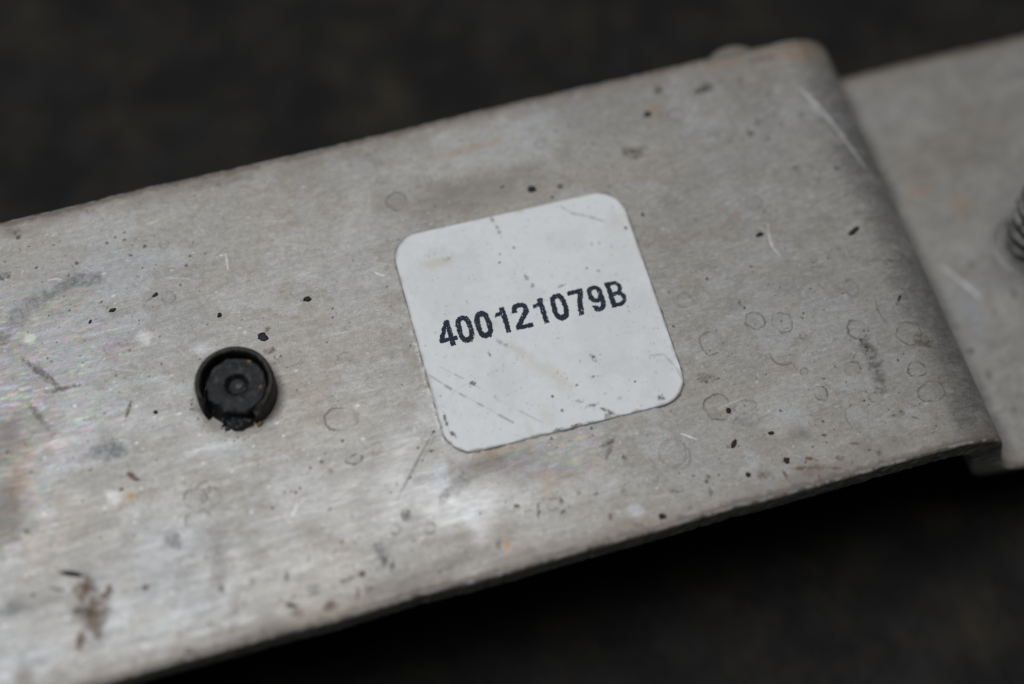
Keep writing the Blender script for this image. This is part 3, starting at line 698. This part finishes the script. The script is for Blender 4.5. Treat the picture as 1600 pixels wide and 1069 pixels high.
# grime creeping in from the edges
edge = np.minimum(SY - y_front, y_back - SY)
eg = smooth(2.2, 0.0, edge + 2.4 * (fbm(SX * 0.6, SY * 0.7, 6, 4) - 0.55)) * 0.65
eg = np.where(is_top[None, :], eg, 0)
tone[:] = tone * (1 - eg[..., None]) + np.array((0.22, 0.19, 0.16), np.float32) * eg[..., None]
dirt[:] = dirt * (1 - eg) + 0.7 * eg
eb = smooth(0.55, 0.0, edge + 0.7 * (fbm(SX * 1.6, SY * 1.4, 2, 4) - 0.62)) * 0.8 * np.where(is_top[None, :], 1, 0)
tone[:] = tone * (1 - eb[..., None]) + np.array((0.13, 0.105, 0.085), np.float32) * eb[..., None]
dirt[:] = dirt * (1 - eb) + 0.85 * eb
lip = (~is_top & (loop_d < 0.4))
gl = smooth(0.35, 0.6, fbm(SX * 1.3, SY * 0 + 3, 5, 4))[:, lip, None] * 0.75 + 0.15
tone[:, lip] = tone[:, lip] * (1 - gl) + np.array((0.11, 0.092, 0.075), np.float32) * gl
dirt[:, lip] = 0.75
# a grubby line of dirt and glue round the sticker
phi = -0.018238
cs, sn = math.cos(phi), math.sin(phi)
w = window(0, 0, 15)
x = SX[w]; y = SY[w]
u = x * cs + y * sn; v = -x * sn + y * cs
STK, STR = 12.5, 3.0


def rrect(u, v, h=STK, r=STR):
    qx = np.abs(u) - (h - r); qy = np.abs(v) - (h - r)
    return np.hypot(np.maximum(qx, 0), np.maximum(qy, 0)) + np.minimum(np.maximum(qx, qy), 0) - r


dd = rrect(u, v)
side_w = np.where(v < -9, 0.95, np.where((u > 9), 0.75, np.where(u < -11, 0.6, 0.22)))
al = smooth(0.20, 0.02, dd + 0.30 * (fbm(u * 1.3, v * 1.3, 3, 4) - 0.5)) * (dd > -0.6) * side_w * (0.35 + 0.9 * smooth(0.35, 0.6, fbm(u * 0.7 + 3, v * 0.7, 1, 3)))
glue = smooth(0.45, 0.12, np.abs(dd - 0.2)) * (u < -10) * (v < 2) * 0.22 * smooth(0.4, 0.6, fbm(u * 2, v * 2, 4, 3))
blend(w, np.clip(glue, 0, 1), (0.85, 0.85, 0.83), 0.6)
blend(w, np.clip(al, 0, 1), (0.07, 0.058, 0.05), 0.9)
# sawn side faces and underside: dull and grimy
side = ~is_top & (loop_d > 0.2)
sg = fbm(SX * 1.2, loop_d[None, :] * 2.0 + 0 * SX, 4, 4)
tone[:, side] = (np.array((0.29, 0.275, 0.25), np.float32) * (0.55 + 0.9 * sg[:, side, None]))
dirt[:, side] = 0.75
rsh[:, side] = 0.68

tone = np.clip(tone, 0.01, 0.95)
rgba = np.concatenate([tone, np.ones((NS, NL, 1), np.float32)], -1).reshape(-1, 4)
fin = np.stack([np.clip(dirt, 0, 1), np.clip(rsh, 0.2, 0.9), np.clip(relief, 0, 1), np.ones_like(dirt)], -1).reshape(-1, 4)

bracket = bpy.data.objects.new("metal_bracket", None)
bracket.empty_display_size = 0.02
bracket.location = (0, 0, TABLE_Z * MM)
col.objects.link(bracket)
bracket["label"] = "stained grey aluminium bracket with a bent step, white number sticker and black plug"
bracket["category"] = "bracket"


def attach(o, parent):
    o.parent = parent
    if parent is bracket:
        o.location = (0, 0, -TABLE_Z * MM)
    return o


plate = attach(mesh_obj("plate", verts, [faces], M_METAL, None, True, {"tone": rgba, "finish": fin}), bracket)
plate["label"] = "dull aluminium sheet with rounded step, water rings, scratches and brown dirt"


# ---- flecks of black paint and brown dirt lying proud on the sheet
def lump(name, x, y, z0, rx, ry, rotd, h, mat, parent, seed, n=16, rag=1.0):
    g = np.random.default_rng(seed)
    a = np.linspace(0, 2 * math.pi, n, endpoint=False)
    jit = 1 + rag * g.uniform(-0.3, 0.3, n); jit = 0.7 * jit + 0.15 * (np.roll(jit, 1) + np.roll(jit, -1)) + g.uniform(-0.08, 0.08, n)
    cr, sr = math.cos(math.radians(rotd)), math.sin(math.radians(rotd))
    vs_ = []
    for k, (fr, zz) in enumerate(((1.0, -0.03), (0.94, 0.55 * h), (0.55, h))):
        u = np.cos(a) * rx * jit * fr; v_ = np.sin(a) * ry * jit * fr
        vs_.append(np.stack([x + u * cr - v_ * sr, y + u * sr + v_ * cr, z0 + zz * (1 + g.uniform(-0.2, 0.2, n) * (k > 0))], -1))
    V = np.concatenate(vs_ + [np.array([[x, y, z0 + h * 0.9]])])
    q = grid_faces(3, n, wrap_c=True)[:, ::-1]
    tri = np.array([[2 * n + k, 2 * n + (k + 1) % n, 3 * n] for k in range(n)])
    return mesh_obj(name, V, [q, tri], mat, parent)


def sheet_z(x, y):
    i = int(np.clip(np.searchsorted(s_vals, x), 0, NS - 1))
    j = int(np.clip((y - y_front[i, 0]) / (y_back[i, 0] - y_front[i, 0]) * (NV - 1), 0, NV - 1))
    return float(VZ[i, j])


for k, (x, y, rx, ry, rotd, c, _) in enumerate(FLECKS):
    lump("dirt_fleck", x, y, sheet_z(x, y), rx, ry, rotd, 0.10 + 0.05 * (k % 3), M_FLECK if c == 0 else M_BROWN, plate, 100 + k)

# ------------------------------------------------------------------ sticker
NSK = 250
NR = 7
a_out = []
per = 4 * 40
# rounded square as concentric offsets: regular grid clipped by mapping to a superellipse-like square
g1 = np.linspace(-1, 1, NSK)
U, V = np.meshgrid(g1, g1, indexing='ij')
# map the unit square onto the rounded square: pull the corners in along the diagonal
cr_ = STR / STK


def to_rounded(U, V):
    U = U.copy(); V = V.copy()
    m = np.maximum(np.abs(U), np.abs(V)) + 1e-9
    # boundary point of the rounded square in direction (U, V)
    du, dv = U / m, V / m
    inner = 1 - cr_
    # solve scale t so that (du, dv) * t lies on the rounded square
    au, av = np.abs(du), np.abs(dv)
    t = np.ones_like(m)
    corner = (au > inner) & (av > inner)
    A = au ** 2 + av ** 2; B = -2 * inner * (au + av); C = 2 * inner ** 2 - cr_ ** 2
    disc = np.maximum(B * B - 4 * A * C, 0)
    tc = (-B + np.sqrt(disc)) / (2 * A)
    t = np.where(corner, np.minimum(tc, 1), t)
    k = 1 - (1 - t) * m ** 3
    return U * k, V * k


PU, PV = to_rounded(U, V)
PU *= STK; PV *= STK
rd = rrect(PU, PV)
st_tone = np.empty((NSK, NSK, 3), np.float32)
sf = fbm(PU * 0.25, PV * 0.25, 1, 4); sf2 = fbm(PU * 2.2, PV * 2.2, 4, 3)
base_l = 0.675 * (1 - 0.07 * smooth(0.5, 0.7, fbm(PU * 0.2 + 4, PV * 0.2, 3, 4))) * (1 + 0.05 * (sf - 0.5) + 0.09 * (sf2 - 0.5))
st_tone[..., 0] = base_l * 0.96; st_tone[..., 1] = base_l * 0.99; st_tone[..., 2] = base_l * 1.018
SPAL = {0: (0.03, 0.04, 0.06), 1: (0.14, 0.12, 0.105), 2: (0.30, 0.22, 0.16), 3: (0.35, 0.36, 0.38), 5: (0.52, 0.47, 0.38)}


def s_blend(al, c):
    a = np.clip(al, 0, 1)[..., None]
    st_tone[:] = st_tone * (1 - a) + np.array(c, np.float32) * a


def s_blot(cx, cy, rx, ry, rotd, c, st):
    x = PU - cx; y = PV - cy
    a = math.radians(rotd); u = x * math.cos(a) + y * math.sin(a); v = -x * math.sin(a) + y * math.cos(a)
    big = min(rx, ry); fr = 1.1 / max(0.2, big)
    d = np.sqrt((u / rx) ** 2 + (v / ry) ** 2) * (1 + 1.2 * (fbm(x * fr + cx, y * fr + cy, 2, 4) - 0.5))
    soft = 0.3 if c == 0 else (0.75 if c == 5 else 0.5)
    al = smooth(1 + soft, 1 - soft, d) * st
    if c in (1, 2, 3):
        al = al * (0.2 + 1.1 * smooth(0.38, 0.6, fbm(x * 3.2 + cy, y * 3.2 + cx, 4, 3)))
    s_blend(al, SPAL[c])


def s_line(pts, wd, st, broken):
    P = np.array(pts, float)
    t = np.linspace(0, 1, 60)
    seg = np.concatenate([[0], np.cumsum(np.hypot(*np.diff(P, axis=0).T))]); seg /= seg[-1]
    B = np.stack([np.interp(t, seg, P[:, 0]), np.interp(t, seg, P[:, 1])], -1)
    d2 = (PU[..., None] - B[:, 0]) ** 2 + (PV[..., None] - B[:, 1]) ** 2
    k = d2.argmin(-1); d = np.sqrt(d2.min(-1)); tt = k / 59.0
    wv = np.maximum(0.06, wd * (0.5 + 0.9 * vnoise(tt * 16 + P[0, 0], tt * 0 + 1, 2)))
    al = np.exp(-(d / wv) ** 2) * st
    if broken:
        al = al * (0.25 + 0.95 * smooth(0.38, 0.58, fbm(tt * 13 + P[0, 1], tt * 0 + 5, 1, 3)))
    else:
        al = al * (0.5 + 0.5 * smooth(0.3, 0.6, vnoise(tt * 7, tt * 0 + P[0, 0], 5)))
    s_blend(al, (0.17, 0.155, 0.145))


for b in STICKER_BLOTS:
    s_blot(*b)
for l in STICKER_LINES:
    s_line(l[:4], l[4], l[5], l[6])
for k in range(520):
    x, y = r2.uniform(-12, 12, 2)
    r = 0.045 + 0.06 * r2.random() ** 2
    m = (np.abs(PU - x) < 0.5) & (np.abs(PV - y) < 0.5)
    d = np.hypot(PU - x, (PV - y) * r2.uniform(0.6, 1.4))
    s_blend(np.exp(-(d / r) ** 2) * r2.uniform(0.12, 0.6), (0.10, 0.11, 0.14) if r2.random() < 0.6 else (0.22, 0.18, 0.14))
# grubby rim, worst along the near edge and the near corners
rim = smooth(-0.34, -0.02, rd + 0.45 * (fbm(PU * 1.1, PV * 1.1, 2, 4) - 0.62))
rim *= np.where(PV < -9, 0.8, np.where(PU < -11, 0.4, np.where(PU > 10.5, 0.35, 0.12)))
s_blend(rim, (0.16, 0.13, 0.11))
for (x, y, rx, ry, rt) in ((-11.55, -10.2, 0.16, 0.5, 30), (1.0, -12.35, 0.9, 0.16, 0), (-1.4, -12.3, 0.5, 0.14, 0), (-11.9, -8.6, 0.16, 0.6, 0)):
    s_blot(x, y, rx, ry, rt, 1, 0.95)
TH = 0.085
lift = 0.03 * smooth(-0.7, 0.0, rd) * smooth(0.5, 0.75, fbm(PU * 0.3, PV * 0.3, 5, 2)) + 0.012 * (fbm(PU * 0.5, PV * 0.5, 2, 3) - 0.5)
ca, sa = math.cos(phi), math.sin(phi)


def stick_xy(u, v):
    return u * ca - v * sa, u * sa + v * ca


def sheet_z_arr(x, y):
    """height of the sheet's upper side under points of the sticker"""
    return (fbm(x * 0.10, y * 0.16, 4, 3) - 0.5) * 0.10 + (fbm(x * 0.55, y * 0.6, 2, 3) - 0.5) * 0.012


SXk, SYk = stick_xy(PU, PV)
SZk = sheet_z_arr(SXk, SYk) + TH + lift
tv = np.stack([SXk, SYk, SZk], -1).reshape(-1, 3)
bi = np.concatenate([np.arange(NSK), np.arange(1, NSK) * NSK + NSK - 1, ((NSK - 1) * NSK + np.arange(NSK - 2, -1, -1)), np.arange(NSK - 2, 0, -1) * NSK])
skirt = tv[bi].copy(); skirt[:, 2] -= TH + 0.03 + lift.reshape(-1)[bi] * 0.6
nb = len(bi); off = len(tv)
sk_f = np.stack([bi, np.roll(bi, -1), off + (np.arange(nb) + 1) % nb, off + np.arange(nb)], -1)
st_rgba = np.concatenate([np.clip(st_tone, 0.02, 0.9), np.ones((NSK, NSK, 1), np.float32)], -1).reshape(-1, 4)
st_rgba = np.concatenate([st_rgba, np.tile(np.array([[0.32, 0.29, 0.26, 1]], np.float32), (nb, 1))])
sticker = attach(mesh_obj("sticker", np.concatenate([tv, skirt]), [grid_faces(NSK, NSK), sk_f], M_STICKER, None, True, {"tone": st_rgba}), bracket)
sticker["label"] = "scuffed white square sticker with rounded corners printed 400121079B"

# ---- printed characters, each a thin film of ink with the ragged edge of the print
CAP, BASE = 2.87, -0.85


def seg(u, v, a, b):
    ax, ay = a; bx, by = b
    dx, dy = bx - ax, by - ay
    t = np.clip(((u - ax) * dx + (v - ay) * dy) / (dx * dx + dy * dy), 0, 1)
    return np.hypot(u - ax - t * dx, v - ay - t * dy)


def box(u, v, x0, x1, y0, y1):
    return np.maximum(np.maximum(x0 - u, u - x1), np.maximum(y0 - v, v - y1))


def bowl(u, v, cx, cy, rx, ry, p=2.4):
    return ((np.abs(u - cx) / rx) ** p + (np.abs(v - cy) / ry) ** p) ** (1 / p) - 1


W = 0.47


def g_zero(u, v, w):
    o = bowl(u, v, w / 2, CAP / 2, w / 2, CAP / 2 + 0.04, 2.7) * 0.7
    i = bowl(u, v, w / 2, CAP / 2, w / 2 - W, CAP / 2 - 0.42, 2.9) * 0.4
    return np.maximum(o, -i)


def g_one(u, v, w):
    st = box(u, v, w - W - 0.02, w, 0, CAP)
    fl = box(u, v, 0.0, w - 0.2, 1.93 + 0.0, 2.33)
    k = (u - 0.0) * 0.28
    fl = np.maximum(np.maximum(-u, u - (w - 0.2)), np.maximum(1.95 + k * 0.5 - v, v - (2.28 + k * 1.1)))
    return np.minimum(st, fl)


def g_two(u, v, w):
    rx, ry = w / 2, 0.86
    cy = CAP - ry
    o = bowl(u, v, rx, cy, rx, ry + 0.03, 2.2) * 0.8
    i = bowl(u, v, rx, cy, rx - W, ry - 0.42, 2.2) * 0.4
    arc = np.maximum(np.maximum(o, -i), np.where((u < rx) & (v < cy - 0.10), 1, -1) * 0.05 + np.where(v < cy - 0.45, 0.3, 0) + np.where((u < rx) & (v < cy - 0.1), 0.3, 0))
    arc = np.where((u >= rx) & (v < cy - 0.45), 1, arc)
    dg = seg(u, v, (w - 0.36, cy - 0.30), (0.32, 0.50)) - W / 2
    d2 = seg(u, v, (0.30, 0.55), (0.24, 0.2)) - 0.23
    bt = box(u, v, 0.0, w, 0, 0.43)
    return np.minimum(np.minimum(arc, np.maximum(dg, -v)), np.minimum(bt, np.maximum(d2, -v)))


def g_seven(u, v, w):
    tp = box(u, v, 0.0, w, CAP - 0.43, CAP)
    s1 = seg(u, v, (w - 0.26, CAP - 0.3), (w * 0.62, CAP * 0.52)) - 0.245
    s2 = seg(u, v, (w * 0.62, CAP * 0.52), (w * 0.44, 0.0)) - 0.245
    return np.minimum(tp, np.maximum(np.minimum(s1, s2), np.maximum(-v, v - CAP)))


def g_nine(u, v, w):
    ry = 0.93; cy = CAP - ry
    o = bowl(u, v, w / 2, cy, w / 2, ry + 0.04, 2.3) * 0.8
    i = bowl(u, v, w / 2, cy, w / 2 - 0.44, ry - 0.40, 2.3) * 0.4
    top = np.maximum(o, -i)
    # tail: right stem and lower hook
    o2 = bowl(u, v, w / 2, CAP / 2, w / 2, CAP / 2 + 0.05, 2.5) * 0.8
    i2 = bowl(u, v, w / 2, CAP / 2, w / 2 - 0.45, CAP / 2 - 0.39, 2.6) * 0.4
    tail = np.maximum(o2, -i2)
    tail = np.where((u < w * 0.5) & (v > 0.70), 1, tail)
    tail = np.where((u < 0.1) | (v > cy + 0.1), 1, tail)
    return np.minimum(top, tail)


def g_four(u, v, w):
    st = box(u, v, w - 0.80, w - 0.36, 0, CAP)
    br = box(u, v, 0.0, w, 0.52, 0.93)
    dg = np.maximum(seg(u, v, (0.18, 0.78), (w - 0.62, CAP - 0.12)) - 0.205, np.maximum(0.52 - v, v - CAP))
    return np.minimum(np.minimum(st, br), dg)


def g_bee(u, v, w):
    st = box(u, v, 0, W, 0, CAP)

    def lobe(y0, y1, wr):
        cy, ry = (y0 + y1) / 2, (y1 - y0) / 2
        cx = wr - ry * 0.92
        o = np.where(u > cx, (np.hypot((u - cx) / 0.92, v - cy) - ry), np.abs(v - cy) - ry)
        i = np.where(u > cx, (np.hypot((u - cx) / 0.86, v - cy) - (ry - 0.38)), np.abs(v - cy) - (ry - 0.38))
        return np.maximum(np.maximum(o, -i), -u)
    return np.minimum(st, np.minimum(lobe(0, 1.62, w), lobe(1.26, CAP, w - 0.10)))


GLYPHS = [("four", g_four, -10.32, 1.82), ("zero", g_zero, -8.30, 1.60), ("zero", g_zero, -6.33, 1.60), ("one", g_one, -4.16, 1.14),
          ("two", g_two, -2.36, 1.72), ("one", g_one, -0.12, 1.14), ("zero", g_zero, 1.72, 1.62), ("seven", g_seven, 3.74, 1.60),
          ("nine", g_nine, 5.72, 1.56), ("letter_b", g_bee, 7.80, 1.68)]
CELL = 0.042
for gi, (gname, fn, x0, wg) in enumerate(GLYPHS):
    gu = np.arange(-0.2, wg + 0.2, CELL); gv = np.arange(-0.2, CAP + 0.25, CELL)
    cu, cv = np.meshgrid(gu + CELL / 2, gv + CELL / 2, indexing='ij')
    ju = (fbm(cu * 5 + gi * 7, cv * 5, 1, 3) - 0.5) * 0.16; jv = (fbm(cu * 5, cv * 5 + gi * 5, 3, 3) - 0.5) * 0.16
    d = fn(cu + ju, cv + jv, wg) + (fbm(cu * 9 + gi * 3, cv * 9, 4, 2) - 0.5) * 0.08
    keep = d < 0.03
    keep &= ~((vnoise(cu * 11 + gi, cv * 11, 6) > 0.91) & (vnoise(cu * 3, cv * 3 + gi, 2) > 0.55))
    ii, jj = np.nonzero(keep)
    nu, nv_ = len(gu) + 1, len(gv) + 1
    ids = np.stack([ii * nv_ + jj, (ii + 1) * nv_ + jj, (ii + 1) * nv_ + jj + 1, ii * nv_ + jj + 1], -1)
    used, inv = np.unique(ids, return_inverse=True)
    U_ = x0 + np.append(gu, gu[-1] + CELL)[used // nv_]; V_ = BASE + np.append(gv, gv[-1] + CELL)[used % nv_]
    X_, Y_ = stick_xy(U_, V_)
    Z_ = sheet_z_arr(X_, Y_) + TH + 0.012 * (fbm(U_ * 0.5, V_ * 0.5, 2, 3) - 0.5) + 0.016
    mesh_obj("printed_" + ("letter" if gname == "letter_b" else "digit"), np.stack([X_, Y_, Z_], -1), [inv.reshape(-1, 4)], M_INK, sticker)

# ------------------------------------------------------------------ black push-in plug
PCX, PCY = -31.1, 0.05
plug = bpy.data.objects.new("plug", None)
plug.empty_display_size = 0.004
col.objects.link(plug)
attach(plug, bracket)
plug["label"] = "round black plastic plug with a broken sleeve and a dimpled pin"
# sleeve: a C-shaped collar, broken open towards the viewer
na = 150
ang = np.radians(np.linspace(-72, 206, na))
prof = []                                   # (radial position 0 inner .. 1 outer, height)
RI, RO, H = 3.28, 3.86, 3.05
sec = [(RI, 0.0), (RI, 0.8), (RI, 1.6), (RI, H - 0.35), (RI + 0.04, H - 0.14), (RI + 0.14, H - 0.02), (RI + 0.29, H), (RO - 0.16, H - 0.03), (RO - 0.05, H - 0.14),
       (RO, H - 0.34), (RO + 0.02, 1.9), (RO + 0.03, 1.1), (RO + 0.05, 0.4), (RO + 0.06, -0.05)]
sec = np.array(sec); nsec = len(sec)
AA, KK = np.meshgrid(ang, np.arange(nsec), indexing='ij')
rr = sec[KK, 0]; zz = sec[KK, 1]
e_left = smooth(math.radians(192), math.radians(206), AA)
e_right = smooth(math.radians(-52), math.radians(-74), AA)
zz = np.where(zz > 0, zz * (1 - 0.45 * e_left - 0.42 * e_right), zz)
thin = 1 + 0.55 * e_right * (rr < 3.5) * -0.25
rr = rr * thin
jitr = (fbm(AA * 3.2, zz * 1.2, 2, 4) - 0.5) * (0.10 + 0.35 * np.maximum(e_right, 0.4 * e_left))
rr = rr + jitr
zz = zz + (fbm(AA * 5, rr * 2, 4, 4) - 0.5) * (0.10 + 0.7 * e_right + 0.3 * e_left) * (zz > 0.3)
AAj = AA + (fbm(zz * 1.5, rr * 2, 6, 3) - 0.5) * 0.35 * np.maximum(e_right, e_left)
sv = np.stack([PCX + rr * np.cos(AAj), PCY + rr * np.sin(AAj), zz], -1).reshape(-1, 3)
sleeve_f = grid_faces(na, nsec, wrap_c=True)[:, ::-1]
capA = np.arange(nsec)[None, :]
capB = ((na - 1) * nsec + np.arange(nsec))[None, ::-1]
sleeve = mesh_obj("sleeve", sv, [sleeve_f, capA, capB], M_RUBBER, plug)
sleeve["label"] = "black collar broken open at the near side"
# pin: stepped disc with a drilled dimple
PX, PY = PCX + 0.12, PCY - 0.10
pp = [(0.0, 1.72), (0.2, 1.72), (0.4, 1.71), (0.62, 1.70), (0.86, 1.74), (0.99, 1.98), (1.07, 2.3), (1.14, 2.43), (1.26, 2.47), (1.8, 2.46), (2.3, 2.45), (2.60, 2.43), (2.72, 2.50),
      (2.82, 2.47), (2.90, 2.34), (2.93, 2.05), (2.92, 1.6), (3.05, 1.1), (3.22, 0.6), (3.3, 0.2), (3.32, -0.05)]
pp = np.array(pp)
npn = 120
AA, KK = np.meshgrid(np.linspace(0, 2 * math.pi, npn, endpoint=False), np.arange(len(pp)), indexing='ij')
rr = pp[KK, 0]; zz = pp[KK, 1]
front = smooth(0.25, 0.75, np.cos(AA - math.radians(248)))       # broken side
edge_m = smooth(2.3, 2.85, rr)
bm = (fbm(np.cos(AA) * 4, np.sin(AA) * 4 + zz * 2.2, 1, 4) - 0.5)
rr = rr + edge_m * (0.26 + 0.6 * front) * bm
zz = zz + edge_m * (0.26 + 0.3 * front) * (fbm(np.cos(AA) * 5 + 3, np.sin(AA) * 5 + rr, 3, 3) - 0.5) - edge_m * front * 0.22 * (zz > 1)
zz = zz + (fbm(rr * np.cos(AA) * 0.9, rr * np.sin(AA) * 0.9, 5, 3) - 0.5) * 0.07 * (zz > 1.5)
pv = np.stack([PX + rr * np.cos(AA), PY + rr * np.sin(AA), zz], -1).reshape(-1, 3)
pin = mesh_obj("pin", pv, [grid_faces(npn, len(pp), wrap_r=True)], M_PIN, plug)
pin["label"] = "black pin head with a drilled dimple in its centre"
# crumbled remains at the foot of the break
NCa, NCb = 44, 14
th = np.radians(np.linspace(224, 288, NCa)); hh = np.linspace(0, 1, NCb)
AA, HH = np.meshgrid(th, hh, indexing='ij')
arch = np.sin(np.pi * (AA - th[0]) / (th[-1] - th[0])) ** 0.5
hgt = 1.25 * arch * (0.75 + 0.6 * (fbm(AA * 7, AA * 0 + 2, 3, 3) - 0.3))
r_c = 2.75 + (0.85 * arch + 0.25) * np.cos(HH * math.pi / 2) ** 0.8 + (fbm(AA * 7, HH * 3.5, 4, 4) - 0.5) * 0.55
z_c = -0.06 + hgt * np.sin(HH * math.pi / 2) + (fbm(AA * 8 + 3, HH * 4, 1, 3) - 0.5) * 0.35 * (HH > 0.08)
cv_ = np.stack([PX + r_c * np.cos(AA), PY + r_c * np.sin(AA), z_c], -1).reshape(-1, 3)
lump("glint_pip", PX + 0.18, PY + 0.02, 1.66, 0.46, 0.42, 20, 0.26, M_GLINT, pin, 77, rag=0.15)  # pale lump added to stand for the glint in the dimple
crumb = mesh_obj("crumbled_foot", cv_, [grid_faces(NCa, NCb)], M_CRUMB, plug)
gq = np.random.default_rng(31)
for k in range(16):
    a = math.radians(gq.uniform(228, 296)); r_ = gq.uniform(2.9, 3.75)
    lump("crumb", PX + r_ * math.cos(a), PY + r_ * math.sin(a), gq.uniform(0.0, 1.0) * (r_ < 3.5), gq.uniform(0.15, 0.42), gq.uniform(0.12, 0.3), gq.uniform(0, 180), gq.uniform(0.2, 0.5),
         M_CRUMB if k % 3 else M_RUBBER, crumb, 400 + k)
for (x, y, z, rx, ry, rt, hh_) in ((-28.6, -2.3, 1.35, 0.75, 0.5, 45, 0.55), (-28.2, -1.5, 1.9, 0.55, 0.35, 60, 0.45), (-29.3, -3.0, 0.7, 0.55, 0.4, 30, 0.6)):
    lump("crumb", x, y, z, rx, ry, rt, hh_, M_RUBBER, sleeve, int(500 - 10 * x))
lump("dirt_grain", -29.75, -3.72, 0.0, 0.34, 0.26, 30, 0.45, M_OCHRE, crumb, 5)
lump("dirt_grain", -30.5, -3.55, 0.0, 0.26, 0.2, 10, 0.3, M_OCHRE, crumb, 6)
lump("dirt_grain", -28.75, -0.95, 2.35, 0.20, 0.16, 40, 0.22, M_OCHRE, pin, 7)
lump("dirt_grain", -29.25, 2.0, 2.38, 0.26, 0.14, -20, 0.16, M_OCHRE, pin, 8)
lump("dirt_grain", -29.0, -1.7, 2.05, 0.5, 0.34, 35, 0.3, M_RUBBER, sleeve, 9)

# ------------------------------------------------------------------ threaded stud on the lower step
stud = bpy.data.objects.new("threaded_stud", None)
stud.empty_display_size = 0.004
col.objects.link(stud)
attach(stud, bracket)
stud["label"] = "dark steel threaded stud standing on the lower step"
axis = Vector((-0.10, 0.02, 1.0)).normalized()
SB = Vector((59.0, -1.2, -DROP))
quat = axis.to_track_quat('Z', 'Y')
nst, turns, pitch, per_t = 64, 9, 2.3, 16
hs = np.linspace(0, turns * pitch, turns * per_t)
AA, HH = np.meshgrid(np.linspace(0, 2 * math.pi, nst, endpoint=False), hs, indexing='ij')
tri_w = np.abs(((HH / pitch + AA / (2 * math.pi)) % 1.0) - 0.5) * 2
rr = 3.15 - 0.95 * np.clip(tri_w * 1.25 - 0.12, 0, 1) + (fbm(AA * 3, HH, 2, 3) - 0.5) * 0.08
P = np.stack([rr * np.cos(AA), rr * np.sin(AA), HH - 0.4], -1).reshape(-1, 3)
Mq = np.array(quat.to_matrix())
P = P @ Mq.T + np.array(SB)
topcap = (np.arange(nst) * len(hs) + len(hs) - 1)[None, :]
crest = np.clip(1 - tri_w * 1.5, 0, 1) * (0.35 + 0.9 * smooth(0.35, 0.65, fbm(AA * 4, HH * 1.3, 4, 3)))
tt_ = (0.03 + 0.85 * np.clip(crest, 0, 1)).reshape(-1, 1)  # glints painted into the crest colour, dark in between
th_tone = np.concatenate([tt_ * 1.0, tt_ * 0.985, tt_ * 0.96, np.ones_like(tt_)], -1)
th_fin = np.concatenate([0.5 - 0.5 * tt_, 0.32 + 0 * tt_, 0.5 + 0 * tt_, np.ones_like(tt_)], -1)
shank = mesh_obj("thread", P, [grid_faces(nst, len(hs), wrap_r=True), topcap], M_METAL, stud, True, {"tone": th_tone, "finish": th_fin})
fl = np.array([(2.6, 0.35), (3.2, 0.33), (3.35, 0.28), (3.5, 0.12), (3.8, 0.10), (3.95, 0.06), (4.0, -0.1)])
AA, KK = np.meshgrid(np.linspace(0, 2 * math.pi, nst, endpoint=False), np.arange(len(fl)), indexing='ij')
P = np.stack([SB.x + fl[KK, 0] * np.cos(AA), SB.y + fl[KK, 0] * np.sin(AA), -DROP + fl[KK, 1]], -1).reshape(-1, 3)
ct = np.tile(np.array([[0.20, 0.195, 0.19, 1]], np.float32), (len(P), 1)); cf = np.tile(np.array([[0.2, 0.5, 0.5, 1]], np.float32), (len(P), 1))
mesh_obj("collar", P, [grid_faces(nst, len(fl), wrap_r=True)], M_METAL, stud, True, {"tone": ct, "finish": cf})

# ------------------------------------------------------------------ little rounded lug on the far edge
nl_ = 40
th = np.linspace(0, math.pi, nl_)
LX, LY = 31.4, 25.2
ring_u = [(1.0, -3.9), (1.0, -3.0), (0.96, -2.75), (0.88, -2.65), (0.60, -2.75), (0.0, -2.8)]
V_ = []
for fr, z in ring_u:
    V_.append(np.stack([LX + 3.5 * fr * np.cos(th), LY - 0.2 + 3.1 * fr * np.sin(th), np.full(nl_, z)], -1))
lug_attr = np.tile(np.array([[0.20, 0.18, 0.155, 1]], np.float32), (len(ring_u) * nl_, 1))
lug_fin = np.tile(np.array([[0.5, 0.6, 0.5, 1]], np.float32), (len(ring_u) * nl_, 1))
lug = attach(mesh_obj("lug", np.concatenate(V_), [grid_faces(len(ring_u), nl_)], M_METAL, None, True, {"tone": lug_attr, "finish": lug_fin}), bracket)
lug["label"] = "small rounded metal lug on the far edge"
